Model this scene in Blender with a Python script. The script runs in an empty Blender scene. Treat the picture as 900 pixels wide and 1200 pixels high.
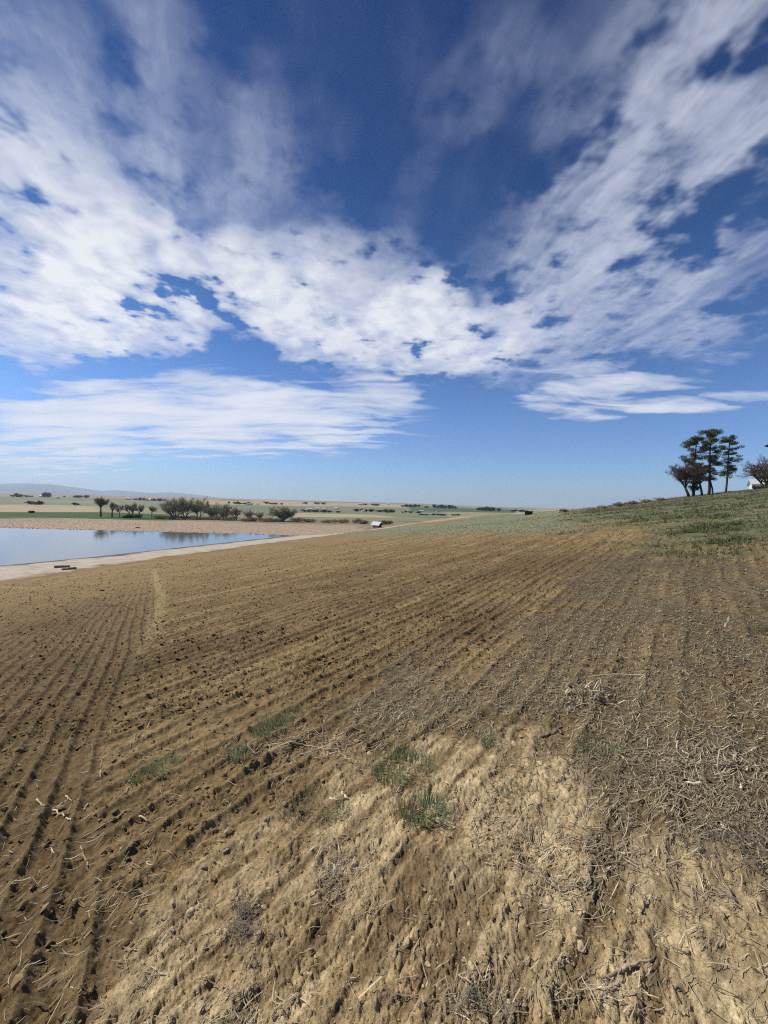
import bpy, math, random
import numpy as np
from mathutils import Matrix, Vector

S = bpy.context.scene
COL = S.collection
R = math.radians

# ------------------------------------------------------------------ camera
EYE = 1.6
cam_d = bpy.data.cameras.new('camera')
cam = bpy.data.objects.new('camera', cam_d); COL.objects.link(cam)
cam_d.sensor_fit = 'VERTICAL'; cam_d.sensor_height = 24.0; cam_d.lens = 24.0 * 451 / 1200
cam_d.clip_start = 0.05; cam_d.clip_end = 60000
CAM_M = Matrix.Rotation(R(90 - 1.27), 4, 'X') @ Matrix.Rotation(R(1.5), 4, 'Z')
cam.matrix_world = Matrix.Translation((0, 0, EYE)) @ CAM_M
S.camera = cam
CM = np.array(CAM_M)[:3, :3]

def ray(px, py):
    """world direction through a point measured on the photograph (900 x 1200)"""
    v = CM @ np.array([(px - 450) / 451, (600 - py) / 451, -1.0])
    return v / np.linalg.norm(v)

# ------------------------------------------------------------------ sun, exposure
SUN_AZ, SUN_EL = R(-72), R(46)          # azimuth from +Y, positive to the right
sd = bpy.data.lights.new('sun', 'SUN'); sun = bpy.data.objects.new('sun', sd); COL.objects.link(sun)
sd.energy = 4.9; sd.angle = R(0.53); sd.color = (1.0, 0.945, 0.86)
to_sun = Vector((math.sin(SUN_AZ) * math.cos(SUN_EL), math.cos(SUN_AZ) * math.cos(SUN_EL), math.sin(SUN_EL)))
sun.rotation_euler = to_sun.to_track_quat('Z', 'Y').to_euler()
S.view_settings.view_transform = 'Standard'; S.view_settings.look = 'None'
S.view_settings.exposure = 0.0; S.view_settings.gamma = 1.0; S.view_settings.use_curve_mapping = False
S.cycles.use_denoising = False; S.cycles.filter_width = 1.15
S.cycles.max_bounces = 6; S.cycles.diffuse_bounces = 3; S.cycles.volume_bounces = 1

# ------------------------------------------------------------------ sky and clouds (world)
W = bpy.data.worlds.new('World'); S.world = W; W.use_nodes = True
NT = W.node_tree; NT.nodes.clear()

class Nodes:
    def __init__(s, nt): s.nt = nt
    def new(s, t, **kw):
        n = s.nt.nodes.new(t)
        for k, v in kw.items(): setattr(n, k, v)
        return n
    def put(s, sock, v):
        if isinstance(v, bpy.types.NodeSocket): s.nt.links.new(v, sock)
        elif v is not None: sock.default_value = v
    def m(s, op, a, b=None, c=None, clamp=False):
        n = s.new('ShaderNodeMath', operation=op, use_clamp=clamp)
        for i, v in enumerate((a, b, c)):
            if v is not None: s.put(n.inputs[i], v)
        return n.outputs[0]
    def vm(s, op, a, b=None, sc=None):
        n = s.new('ShaderNodeVectorMath', operation=op)
        s.put(n.inputs[0], a)
        if b is not None: s.put(n.inputs[1], b)
        if sc is not None: s.put(n.inputs['Scale'], sc)
        return n.outputs['Value'] if op in ('DOT_PRODUCT', 'LENGTH') else n.outputs[0]
    def xyz(s, v):
        n = s.new('ShaderNodeSeparateXYZ'); s.put(n.inputs[0], v); return n.outputs
    def comb(s, x, y, z):
        n = s.new('ShaderNodeCombineXYZ')
        for i, v in enumerate((x, y, z)): s.put(n.inputs[i], v)
        return n.outputs[0]
    def ramp(s, v, a, b, lo=0.0, hi=1.0, kind='SMOOTHSTEP'):
        n = s.new('ShaderNodeMapRange', interpolation_type=kind)
        s.put(n.inputs[0], v)
        for i, q in enumerate((a, b, lo, hi)): s.put(n.inputs[i + 1], q)
        return n.outputs[0]
    def noise(s, vec, scale, detail=4, rough=0.55, dist=0.0, lac=2.0):
        n = s.new('ShaderNodeTexNoise'); n.noise_dimensions = '3D'
        s.put(n.inputs['Vector'], vec)
        for k, v in (('Scale', scale), ('Detail', detail), ('Roughness', rough), ('Distortion', dist), ('Lacunarity', lac)):
            s.put(n.inputs[k], v)
        return n
    def mapping(s, vec, loc=(0, 0, 0), rot=(0, 0, 0), scale=(1, 1, 1), kind='POINT'):
        n = s.new('ShaderNodeMapping', vector_type=kind)
        s.put(n.inputs['Vector'], vec)
        n.inputs['Location'].default_value = loc; n.inputs['Rotation'].default_value = rot; n.inputs['Scale'].default_value = scale
        return n.outputs[0]
    def mix(s, f, a, b, kind='MIX'):
        n = s.new('ShaderNodeMix', data_type='RGBA', blend_type=kind)
        s.put(n.inputs[0], f); s.put(n.inputs[6], a); s.put(n.inputs[7], b)
        return n.outputs[2]

N = Nodes(NT)
sky = N.new('ShaderNodeTexSky', sky_type='NISHITA')
sky.sun_disc = False; sky.sun_elevation = SUN_EL; sky.sun_rotation = SUN_AZ
sky.altitude = 1600; sky.air_density = 1.0; sky.dust_density = 0.6; sky.ozone_density = 2.5
SKY_STRENGTH = 0.088
D = N.new('ShaderNodeTexCoord').outputs['Generated']
dx, dy, dz = N.xyz(D)
zc = N.m('MAXIMUM', dz, 0.0)
# cloud-layer coordinates (where the line of sight meets a layer overhead)
inv = N.m('DIVIDE', 1.0, N.m('ADD', zc, 0.10))
PX, PY = N.m('MULTIPLY', dx, inv), N.m('MULTIPLY', dy, inv)
P = N.comb(PX, PY, 0.0)
# azimuth / elevation in degrees, used to say where in the sky a cloud stands
az = N.m('MULTIPLY', N.m('ARCTAN2', dx, dy), 57.29578)
el = N.m('MULTIPLY', N.m('ARCSINE', dz), 57.29578)
AE = N.comb(az, el, 0.0)
wn = N.noise(P, 2.1, 3, 0.55)
warp = N.vm('SUBTRACT', wn.outputs['Color'], (0.5, 0.5, 0.5))
AEw = N.vm('ADD', AE, N.vm('SCALE', warp, sc=4.5))
AEp = N.vm('ADD', AE, N.vm('SCALE', warp, sc=4.0))
wn2 = N.noise(P, 7.0, 3, 0.6)
warp2 = N.vm('SUBTRACT', wn2.outputs['Color'], (0.5, 0.5, 0.5))
AEw = N.vm('ADD', AEw, N.vm('SCALE', warp2, sc=3.0)); AEp = N.vm('ADD', AEp, N.vm('SCALE', warp2, sc=2.5))

def azel(px, py):
    v = ray(px, py)
    return np.array([math.degrees(math.atan2(v[0], v[1])), math.degrees(math.asin(v[2]))])

def blobs(lst, vec):
    """sum of soft elongated patches; each is (x0, y0, x1, y1, half width, amount) measured on the photograph"""
    acc = None
    for x0, y0, x1, y1, hw, amt in lst:
        a, b = azel(x0, y0), azel(x1, y1); c = azel((x0 + x1) / 2, (y0 + y1) / 2)
        L = math.hypot(x1 - x0, y1 - y0); nx, ny = -(y1 - y0) / L, (x1 - x0) / L
        q = azel((x0 + x1) / 2 + nx * hw, (y0 + y1) / 2 + ny * hw)
        u = (b - a) / 2; ul = np.linalg.norm(u); th = math.atan2(u[1], u[0])
        wv = q - c; nrm = np.array([-math.sin(th), math.cos(th)]); wl = abs(wv @ nrm)
        mp = N.mapping(vec, (c[0], c[1], 0), (0, 0, th), ((ul + wl) * 1.25, wl * 1.6, 1.0), 'TEXTURE')
        g = N.new('ShaderNodeTexGradient', gradient_type='SPHERICAL'); N.put(g.inputs[0], mp)
        f = N.m('SMOOTH_MIN', g.outputs['Fac'], 0.55, 0.35)
        acc = N.m('MULTIPLY', f, amt) if acc is None else N.m('MULTIPLY_ADD', f, amt, acc)
    return acc
puff_l = [
 (-40, 250, 190, 340, 80, .95), (40, 170, 130, 260, 60, .5), (120, 330, 260, 350, 62, .95), (250, 320, 360, 350, 55, .95),
 (330, 365, 470, 345, 58, 1.1), (455, 385, 610, 385, 48, 1.1), (390, 400, 560, 418, 32, .75), (500, 345, 525, 360, 26, .5),
 (-20, 385, 110, 400, 40, .85), (20, 340, 150, 360, 40, .6), (60, 300, 130, 320, 40, .5), (270, 300, 300, 320, 30, .4),
 (265, 388, 290, 392, 24, -1.0), (120, 436, 240, 446, 16, -.5), (215, 285, 250, 262, 22, -.5), (545, 345, 575, 330, 20, -.5),
 (150, 170, 250, 230, 30, -.25), (480, 440, 600, 450, 20, -.5)]
veil_l = [
 (150, -40, 205, 170, 52, .62), (20, 20, 150, 140, 80, .30), (210, 190, 330, 170, 50, .32), (240, 260, 380, 240, 40, .55), (295, 90, 315, 190, 32, .42),
 (380, 120, 400, 200, 28, .22), (200, 100, 300, 260, 60, .35), (0, 110, 120, 180, 70, .55), (-20, 40, 120, 60, 60, .25), (-30, 180, 190, 240, 60, .6), (60, 130, 140, 200, 40, .5),
 (575, 380, 700, 265, 64, 1.1), (680, 300, 790, 180, 74, 1.05), (760, 240, 880, 60, 82, .9), (800, 120, 900, -40, 90, .75),
 (620, 30, 760, 10, 50, .35), (690, 90, 740, 150, 40, .35), (640, 150, 720, 200, 40, .25),
 (510, 145, 590, 85, 34, .50), (440, 300, 475, 258, 26, .45), (470, 215, 500, 200, 18, .3), (595, 215, 640, 198, 16, .5),
 (560, 20, 640, 60, 40, .35), (400, 20, 420, 160, 60, .08), (480, 30, 520, 60, 50, .18),
 (570, 428, 700, 398, 30, .8), (680, 400, 800, 345, 42, .75), (790, 365, 910, 300, 46, .8), (820, 400, 920, 370, 24, .6), (640, 330, 700, 320, 30, .4),
 (640, 120, 655, 150, 26, .3), (850, 250, 900, 220, 40, .25), (840, 60, 920, 200, 70, .34), (720, 40, 860, 20, 60, .3)]
low_l = [
 (-40, 462, 170, 478, 22, .75), (120, 468, 330, 480, 26, .95), (300, 468, 490, 474, 24, .95), (180, 436, 330, 452, 16, .55), (420, 448, 490, 460, 12, .5),
 (-40, 520, 120, 520, 34, .8), (80, 500, 260, 515, 30, .9), (230, 505, 400, 498, 26, .95), (350, 512, 470, 508, 18, .7), (-40, 548, 150, 548, 22, .45),
 (300, 532, 400, 528, 10, .35),
 (590, 469, 790, 450, 14, 1.0), (700, 450, 830, 443, 10, .5), (655, 487, 770, 478, 10, .9), (750, 478, 920, 463, 11, 1.0), (590, 440, 780, 425, 14, .55), (820, 425, 910, 412, 10, .45),
 (470, 522, 520, 516, 7, .3)]
d_puff = blobs(puff_l, AEp)
veil_l += [(a, b, c, d, e * 1.8, f * .16) for a, b, c, d, e, f in veil_l if e > 30]          # soft margins
d_veil = blobs(veil_l, AEw)
d_low = blobs(low_l, N.vm('ADD', AE, N.vm('MULTIPLY', warp, (10.0, 2.5, 0.0))))

# cauliflower billows, fibres combed along two directions, and thin rolls
Pp = N.vm('ADD', P, N.vm('SCALE', warp2, sc=.05))
puf = N.noise(Pp, 4.2, 6, 0.52, 0.2)
puf2 = N.noise(N.vm('ADD', Pp, (5.1, 2.7, 0.0)), 11.0, 4, 0.5, 0.2)
def fibres(px0, py0, px1, py1, along, across, off):
    a, b = ray(px0, py0), ray(px1, py1)
    pa, pb = a[:2] / (a[2] + .1), b[:2] / (b[2] + .1)
    th = math.atan2(pb[1] - pa[1], pb[0] - pa[0])
    v = N.vm('ADD', P, N.vm('SCALE', warp, sc=.22))
    return N.noise(N.mapping(N.mapping(v, (0, 0, 0), (0, 0, -th)), (off, 0, 0), (0, 0, 0), (along, across, 1)), 1.0, 7, 0.60, 0.25).outputs[0]
fr = fibres(640, 310, 860, 60, 1.7, 9.0, 3.1)
fl = fibres(170, 0, 205, 170, 2.0, 7.5, 9.4)
side = N.ramp(az, -12.0, 4.0)
fib = N.m('ADD', N.m('MULTIPLY', fl, N.m('SUBTRACT', 1.0, side)), N.m('MULTIPLY', fr, side))
fine = N.noise(N.vm('ADD', P, N.vm('SCALE', warp2, sc=.10)), 19.0, 5, .62, .4).outputs[0]

def opac(tau):                                   # optical depth -> cover
    return N.m('SUBTRACT', 1.0, N.m('EXPONENT', N.m('MULTIPLY', tau, -1.0)))
def cen(v): return N.m('SUBTRACT', v, .5)
n_p = N.m('MULTIPLY_ADD', cen(puf.outputs[0]), 1.15, N.m('MULTIPLY', cen(puf2.outputs[0]), .34))
t_puff = N.m('MULTIPLY', N.m('MAXIMUM', N.m('ADD', N.m('MULTIPLY', d_puff, 1.5), N.m('SUBTRACT', N.m('MULTIPLY', n_p, 1.0), .16)), 0.0), 1.75)
a_puff = opac(N.m('MULTIPLY', t_puff, N.m('MINIMUM', N.m('MULTIPLY', N.m('MAXIMUM', d_puff, 0.0), 2.6), 1.0)))
n_v = N.m('MULTIPLY_ADD', cen(fib), 3.3, N.m('MULTIPLY', cen(fine), 1.1))
t_veil = N.m('MULTIPLY', N.m('POWER', N.m('MAXIMUM', d_veil, 0.0), 1.4), N.m('MULTIPLY', N.m('EXPONENT', n_v), .74))
a_veil = N.m('MULTIPLY', opac(t_veil), .90)
lowvec = N.mapping(N.vm('ADD', P, N.vm('SCALE', warp, sc=.25)), (0, 0, 0), (0, 0, R(8)), (.8, 2.6, 1.0))
ln = N.noise(lowvec, 1.7, 8, .58, .4).outputs[0]
t_low = N.m('MULTIPLY', N.m('MAXIMUM', N.m('ADD', N.m('MULTIPLY', d_low, 1.5), N.m('MULTIPLY_ADD', cen(ln), 3.8, -.40)), 0.0), 2.0)
a_low = opac(N.m('MULTIPLY', t_low, N.m('MINIMUM', N.m('MULTIPLY', N.m('MAXIMUM', d_low, 0.0), 2.2), 1.0)))
t_base = N.m('MULTIPLY', N.m('EXPONENT', N.m('MULTIPLY', cen(fib), 9.0)), N.ramp(el, 12.0, 40.0, 0.0, .008))
a_base = opac(t_base)
clear = N.m('SUBTRACT', 1.0, a_puff)
for q in (a_veil, a_low, a_base): clear = N.m('MULTIPLY', clear, N.m('SUBTRACT', 1.0, q))
cov = N.m('SUBTRACT', 1.0, clear, clamp=True)
# thick cloud is white, thin cloud and the hollows between billows greyer
sunv = (math.sin(SUN_AZ) * .06, math.cos(SUN_AZ) * .06 - .03, 0.0)
puf_s = N.noise(N.vm('ADD', Pp, sunv), 4.2, 6, 0.52, 0.2)
relief_ = N.m('SUBTRACT', puf.outputs[0], puf_s.outputs[0])
bill = N.m('MULTIPLY_ADD', cen(puf2.outputs[0]), .9, N.m('MULTIPLY', relief_, -4.2))
thick = N.m('ADD', N.m('MULTIPLY', a_puff, .56), N.m('MULTIPLY', N.m('ADD', bill, .22), N.m('MULTIPLY', a_puff, 1.0)))
thick = N.m('MAXIMUM', thick, N.m('MULTIPLY', a_low, .74))
thick = N.m('MAXIMUM', thick, N.m('MULTIPLY', a_veil, .45), clamp=True)
ccol = N.mix(thick, (5.9, 6.6, 8.9, 1), (10.3, 10.6, 11.1, 1))
ccol = N.vm('SCALE', ccol, sc=N.ramp(el, 8.0, 52.0, 1.0, .88))
tint = N.new('ShaderNodeValToRGB'); N.put(tint.inputs[0], N.m('DIVIDE', el, 60.0)); tint.color_ramp.interpolation = 'B_SPLINE'
SKY_TINT = [(-1, (.62, .78, 1.05)), (2, (.68, .85, 1.05)), (5, (.82, 1.05, 1.34)), (9, (.80, 1.04, 1.42)), (14, (.74, 1.05, 1.45)), (20, (.50, .85, 1.28)), (28, (.28, .66, 1.08)), (36, (.15, .46, .86)), (45, (.09, .34, .72)), (60, (.07, .29, .62))]
els = tint.color_ramp.elements
while len(els) < len(SKY_TINT): els.new(.5)
for e_, (p_, c_) in zip(els, SKY_TINT): e_.position = max(0, p_ / 60); e_.color = tuple(v / 1.5 for v in c_) + (1,)
skyd = N.vm('SCALE', N.vm('MULTIPLY', sky.outputs[0], tint.outputs[0]), sc=1.5)
bgc = N.mix(cov, skyd, ccol)
BG = N.new('ShaderNodeBackground'); N.put(BG.inputs[0], bgc); BG.inputs[1].default_value = SKY_STRENGTH
WO = N.new('ShaderNodeOutputWorld'); NT.links.new(BG.outputs[0], WO.inputs[0])

# ================================================================== noise
rng = np.random.default_rng(7)
PERM = rng.permutation(256).astype(np.int32)
PERM = np.concatenate([PERM, PERM, PERM])
ANG = rng.random(256) * 2 * np.pi
GX, GY = np.cos(ANG).astype(np.float32), np.sin(ANG).astype(np.float32)
VAL = rng.random(256).astype(np.float32); VAL2 = rng.random(256).astype(np.float32)

def perlin(x, y):
    xi, yi = np.floor(x), np.floor(y)
    xf, yf = (x - xi).astype(np.float32), (y - yi).astype(np.float32)
    xi, yi = xi.astype(np.int64) & 255, yi.astype(np.int64) & 255
    u, v = xf * xf * xf * (xf * (xf * 6 - 15) + 10), yf * yf * yf * (yf * (yf * 6 - 15) + 10)
    def g(ix, iy, fx, fy):
        h = PERM[PERM[ix] + iy]
        return GX[h] * fx + GY[h] * fy
    a, b = g(xi, yi, xf, yf), g(xi + 1, yi, xf - 1, yf)
    c, d = g(xi, yi + 1, xf, yf - 1), g(xi + 1, yi + 1, xf - 1, yf - 1)
    a = a + u * (b - a); c = c + u * (d - c)
    return (a + v * (c - a)) * 1.5

def fbm(x, y, oct=4, gain=.5, lac=2.03):
    s, amp, tot = 0, 1.0, 0
    for i in range(oct):
        s = s + amp * perlin(x + 17.3 * i, y - 9.1 * i); tot += amp
        amp *= gain; x = x * lac; y = y * lac
    return s / tot

def billow(x, y, oct=4, gain=.5):
    s, amp, tot = 0, 1.0, 0
    for i in range(oct):
        s = s + amp * (1 - 2.6 * np.abs(perlin(x + 11.7 * i, y + 5.3 * i))); tot += amp
        amp *= gain; x = x * 2.1; y = y * 2.1
    return s / tot

def cells(x, y, seed=0):
    """distance to the nearest and the second nearest scattered point, and a random value per cell"""
    xi, yi = np.floor(x).astype(np.int64), np.floor(y).astype(np.int64)
    f1 = np.full(x.shape, 9.0, np.float32); f2 = f1.copy(); val = np.zeros(x.shape, np.float32)
    for i in (-1, 0, 1):
        for j in (-1, 0, 1):
            h = PERM[(PERM[(xi + i + seed) & 255] + yi + j) & 255]
            d = np.hypot(xi + i + VAL[h] - x, yi + j + VAL2[h] - y).astype(np.float32)
            near = d < f1
            f2 = np.where(near, f1, np.minimum(f2, d)); val = np.where(near, VAL[(h * 7 + 3) & 255], val); f1 = np.where(near, d, f1)
    return f1, f2, val

def sst(a, b, x):
    t = np.clip((x - a) / (b - a), 0, 1); return t * t * (3 - 2 * t)

def smax(a, b, k):
    h = np.clip(.5 + .5 * (a - b) / k, 0, 1); return b + (a - b) * h + k * h * (1 - h)

def poly_sd(X, Y, poly):
    """signed distance to a polygon in plan, positive inside"""
    p = np.asarray(poly, float); q = np.roll(p, -1, 0)
    best = np.full(X.shape, 1e9); ins = np.zeros(X.shape, bool)
    for (x0, y0), (x1, y1) in zip(p, q):
        ex, ey = x1 - x0, y1 - y0
        t = np.clip(((X - x0) * ex + (Y - y0) * ey) / (ex * ex + ey * ey + 1e-12), 0, 1)
        best = np.minimum(best, np.hypot(X - x0 - t * ex, Y - y0 - t * ey))
        if y0 != y1:
            ins ^= ((y0 > Y) != (y1 > Y)) & (X < (x1 - x0) * (Y - y0) / (y1 - y0) + x0)
    return np.where(ins, best, -best)

# ================================================================== lie of the land (metres, camera foot at the origin)
WATER = -7.4
POND = [(-23.0, 101.2), (-30, 87), (-38, 68), (-43, 56), (-47.5, 48), (-53, 41), (-64, 33), (-86, 26), (-130, 22), (-190, 30), (-190, 101.5), (-60, 101)]
CR = np.array([-9, .0, .10, .22, .33, .42, .55, .75, 1.0, 1.6, 9])
CY = np.array([400, 380, 300, 175, 100, 78, 60, 62, 72, 80, 80])

def land(X, Y):
    """smooth ground height without furrows, clods or grass"""
    X = np.asarray(X, float); Y = np.asarray(Y, float)
    Xs = np.where(X > 70, 70 + 30 * np.tanh((X - 70) / 30), X)
    Ys = np.maximum(Y, -60)
    z = .14 * Xs - .05 * Ys
    r = X / np.maximum(Y, 1.0)
    yc = np.interp(r, CR, CY)
    over = np.maximum(0, Y - yc)
    z = z - np.where(over < 60, .0016 * over ** 2, .0016 * 3600 + .192 * (over - 60))
    z = z + .25 * perlin(X / 23.0, Y / 23.0) * sst(8, 40, np.hypot(X, Y))
    # bank between field and pond
    s = -poly_sd(X, Y, POND)
    beach = np.where(s > 0, WATER + .055 * np.minimum(s, 12.0), WATER + np.maximum(.16 * s, -1.6))
    far = sst(125, 150, Y)
    dist = np.hypot(X, Y)
    plain = -7.0 + (9.0 - 6.0 * sst(.02, .3, r)) * sst(500, 2600, dist) + 14 * sst(2600, 6500, dist) * sst(.30, .05, r) + (2.0 * fbm(X / 420.0, Y / 300.0, 3) + 5.0 * perlin(X / 1500.0 + 3, Y / 700.0)) * sst(200, 900, dist)
    low = beach * (1 - far) + plain * far
    low = np.where(Y < 110, beach, low)
    # dam along the far shore
    sd = Y - 101.0 - .012 * np.maximum(X + 60, 0)
    dam = np.where(sd < 31, WATER - .03 + .037 * sd, WATER - .03 + 1.147 - .07 * (sd - 31)) + .10 * fbm(X / 7.0, Y / 7.0, 3) * sst(1, 8, sd)
    dam = np.where(sd > -2, dam, -20)
    dam = dam - 6.0 * sst(-9, 4, X)
    low = np.where(sd > -2, np.maximum(low, dam), low)
    return smax(z, low, .5)

def at(px, py, dmin=.8, dmax=9000.0):
    """the point of the ground seen at a place measured on the photograph"""
    v = ray(px, py)
    t = np.geomspace(dmin, dmax, 5000)
    h = EYE + v[2] * t - land(v[0] * t, v[1] * t)
    k = int(np.argmax(h < 0)) if (h < 0).any() else len(t) - 1
    k = max(k, 1)
    f = h[k - 1] / (h[k - 1] - h[k] + 1e-12); tt = t[k - 1] + (t[k] - t[k - 1]) * min(max(f, 0), 1)
    return np.array([v[0] * tt, v[1] * tt])

def plan(pts): return [tuple(at(*p)) for p in pts]

# zones, from points measured on the photograph and laid out on the ground
Z_CLAY = plan([(130, 1199), (155, 1120), (225, 1045), (315, 970), (430, 880), (480, 850), (560, 850), (640, 868), (720, 940), (800, 1010), (900, 1095)]) + [(2.2, .6), (1.2, .3), (-.2, .3), (-.75, .8)]
Z_STRAW = plan([(700, 648), (660, 700), (600, 745), (520, 790), (440, 835), (500, 850), (620, 855), (700, 925), (780, 990), (900, 1085)]) + [(3.0, .5), (14, 4)] + plan([(899, 665), (800, 652)])
Z_LEFT = plan([(178, 668), (186, 700), (172, 750), (140, 810), (112, 880), (100, 950), (120, 1050), (160, 1199)]) + [(-2.2, .6), (-14, 3), (-30, 22), (-38, 36)] + plan([(40, 690), (100, 674), (150, 668)])
Z_GREEN = plan([(395, 625.5), (480, 627), (560, 626), (640, 624), (700, 616), (745, 607)]) + [(46, 62), (44, 90), (52, 130), (42, 170)] + plan([(540, 611), (490, 615), (440, 621)])
Z_GRASS = plan([(660, 607), (700, 614), (735, 620), (770, 632), (830, 634), (899, 643)]) + [(40, 20), (140, 60), (140, 130), (50, 120), (40, 80)]
Z_TAN = [(16, 117), (28, 124), (38, 132), (48, 128), (55, 150), (70, 210), (40, 260), (10, 190), (-2, 140)]
Z_ROAD = [(-150, -20), (-80, 18), (-53, 41), (-44, 54), (-38, 66), (-31, 84), (-24, 98), (-12, 108), (0, 118), (14, 138), (34, 168), (38, 166), (20, 137), (4, 114), (-7, 101), (-16, 86), (-24.5, 70), (-30.5, 56), (-34, 47), (-35, 40), (-40, 30), (-60, 10), (-130, -45)]

# ================================================================== furrows, clods and crumbs
A1 = R(38); A2 = R(-31)
def zone(X, Y, poly, soft, wob=0.0, wsc=1.0):
    d = poly_sd(X, Y, poly)
    if wob: d = d + wob * fbm(X / wsc + 3.3, Y / wsc - 7.7, 4)
    return sst(-soft, soft, d)

def relief(X, Y, masks):
    dist = np.hypot(X, Y)
    m_left, m_clay, m_straw, m_soil = masks['left'], masks['clay'], masks['straw'], masks['soil']
    fade = 1 - sst(40, 90, dist)
    bend = .10 * fbm(X / 2.6, Y / 2.6, 2) + .018 * perlin(X / .33, Y / .33)
    # rows drilled up the slope, and rows bending off to the left
    sR = X * math.cos(A1) - Y * math.sin(A1) + bend - .0012 * (X * math.sin(A1) + Y * math.cos(A1)) ** 2
    sL = X * math.cos(A2) - Y * math.sin(A2) + bend * .8
    aR = .5 + .5 * fbm(X / .9 + 5, Y / .9, 3) * 1.6
    rR = 1 - 2.1 * np.abs(np.sin(np.pi * sR / .25)) ** .75 + .25 * np.cos(4 * np.pi * sR / .25 + .8)
    rL = 1 - 2.1 * np.abs(np.sin(np.pi * sL / .19)) ** .8 + .25 * np.cos(4 * np.pi * sL / .19 + .5)
    h = m_left * rL * .024 * np.clip(.75 + aR * .5, .5, 1.3)
    mid = (1 - m_left) * m_soil
    h = h + mid * rR * np.clip(aR, .6, 1.15) * (.030 * (1 - m_clay) * (1 - .72 * m_straw) + .004 * m_clay)
    # washed ribs of the clay bank, along the rows
    u = X * math.sin(A1) + Y * math.cos(A1); v = X * math.cos(A1) - Y * math.sin(A1)
    uw, vw = u + .12 * fbm(X / .5, Y / .5, 3), v + .07 * fbm(X / .35 + 9, Y / .35, 3)
    rib = billow(uw / .75, vw / .15, 3, .45)
    h = h - m_clay * .011 * sst(-.1, .35, fbm(u / .9 + .2 * fbm(X / 2.2, Y / 2.2, 4, .6), (v + .05 * fbm(X / .34 + 3, Y / .34, 4, .6)) / .13, 4, .6)) + m_clay * .014 * rib + m_clay * .040 * fbm(X / .8, Y / .8 + 4, 2)
    # broken edges across the bank: small scarps
    sc = fbm(X / .42 + 20, Y / .42, 4, .55)
    st = sc * 4.2; stf = np.floor(st); st = (stf + sst(.72, 1.0, st - stf)) / 4.2
    h = h + m_clay * (st - sc * .5) * .020
    rough = m_soil * (1 - .45 * m_clay) * (1 - .30 * m_straw)
    near = 1 - sst(14, 34, dist); vnear = 1 - sst(4.5, 9, dist)
    h = h + rough * fade * .020 * fbm(X / .30, Y / .30, 3)
    h = h + rough * .022 * np.maximum(0, billow(X / .115, Y / .115, 3, .6)) * near * (.5 + .5 * sst(-.3, .5, fbm(X / 1.3, Y / 1.3, 3)))
    h = h + rough * .0075 * billow(X / .040 + 4, Y / .040, 3, .6) * vnear
    # lumps: each scattered cell may carry one clod
    wx, wy = X + .02 * fbm(X / .04, Y / .04, 2), Y + .02 * fbm(X / .04 + 9, Y / .04, 2)
    rows = .45 + .55 * sst(-.2, .6, fbm(X / .6 + 14, Y / .6, 3))
    for sz, amp, sd_, far_, pr in ((.17, .026, 3, 45, .62), (.085, .022, 13, 26, .50), (.042, .014, 23, 13, .45), (.021, .0085, 33, 7, .40)):
        k_ = dist < far_
        if not k_.any(): continue
        f1, f2, cv = cells(wx[k_] / sz, wy[k_] / sz, sd_)
        dome = sst(.46, .12, f1) * sst(pr, 1.0, cv) * sst(0.0, .10, f2 - f1)
        h[k_] += amp * dome * ((rough * rows)[k_] * 1.0 + m_clay[k_] * .07 + m_straw[k_] * .18) * (1 - sst(far_ * .6, far_, dist[k_]))
    # crusted plates of dry clay with cracks
    f1, f2, cv = cells(uw / .058 + .25 * fbm(X / .03, Y / .03, 2), vw / .046, 5)
    crust = sst(-.22, .10, fbm(X / .33 + 2, Y / .33 + 8, 3)) * m_clay * vnear
    plate = (sst(.02, .13, f2 - f1) - .6) * .0105 + (cv - .5) * .014
    h = h + crust * plate
    h = h + (rough * .55 + m_clay * .75) * vnear * .0045 * billow(X / .017, Y / .017, 2, .6)
    f1, f2, cv = cells(X / .021, Y / .021, 40)
    h = h + m_clay * vnear * (1 - crust) * (sst(.5, .1, f1) * cv ** 3) * .009
    h = h + (m_clay * .0035 + m_straw * .005) * fbm(X / .025, Y / .025, 3, .6) * vnear
    # rough grass sod and far ground
    h = h + masks['grass'] * .10 * fbm(X / .8, Y / .8, 3) + masks['green'] * .03 * fbm(X / .5, Y / .5, 2) * fade
    h = h + masks['road'] * .02 * fbm(X / .4, Y / .4, 2) * fade
    return h, rR, rL, rib, crust, cv

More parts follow.
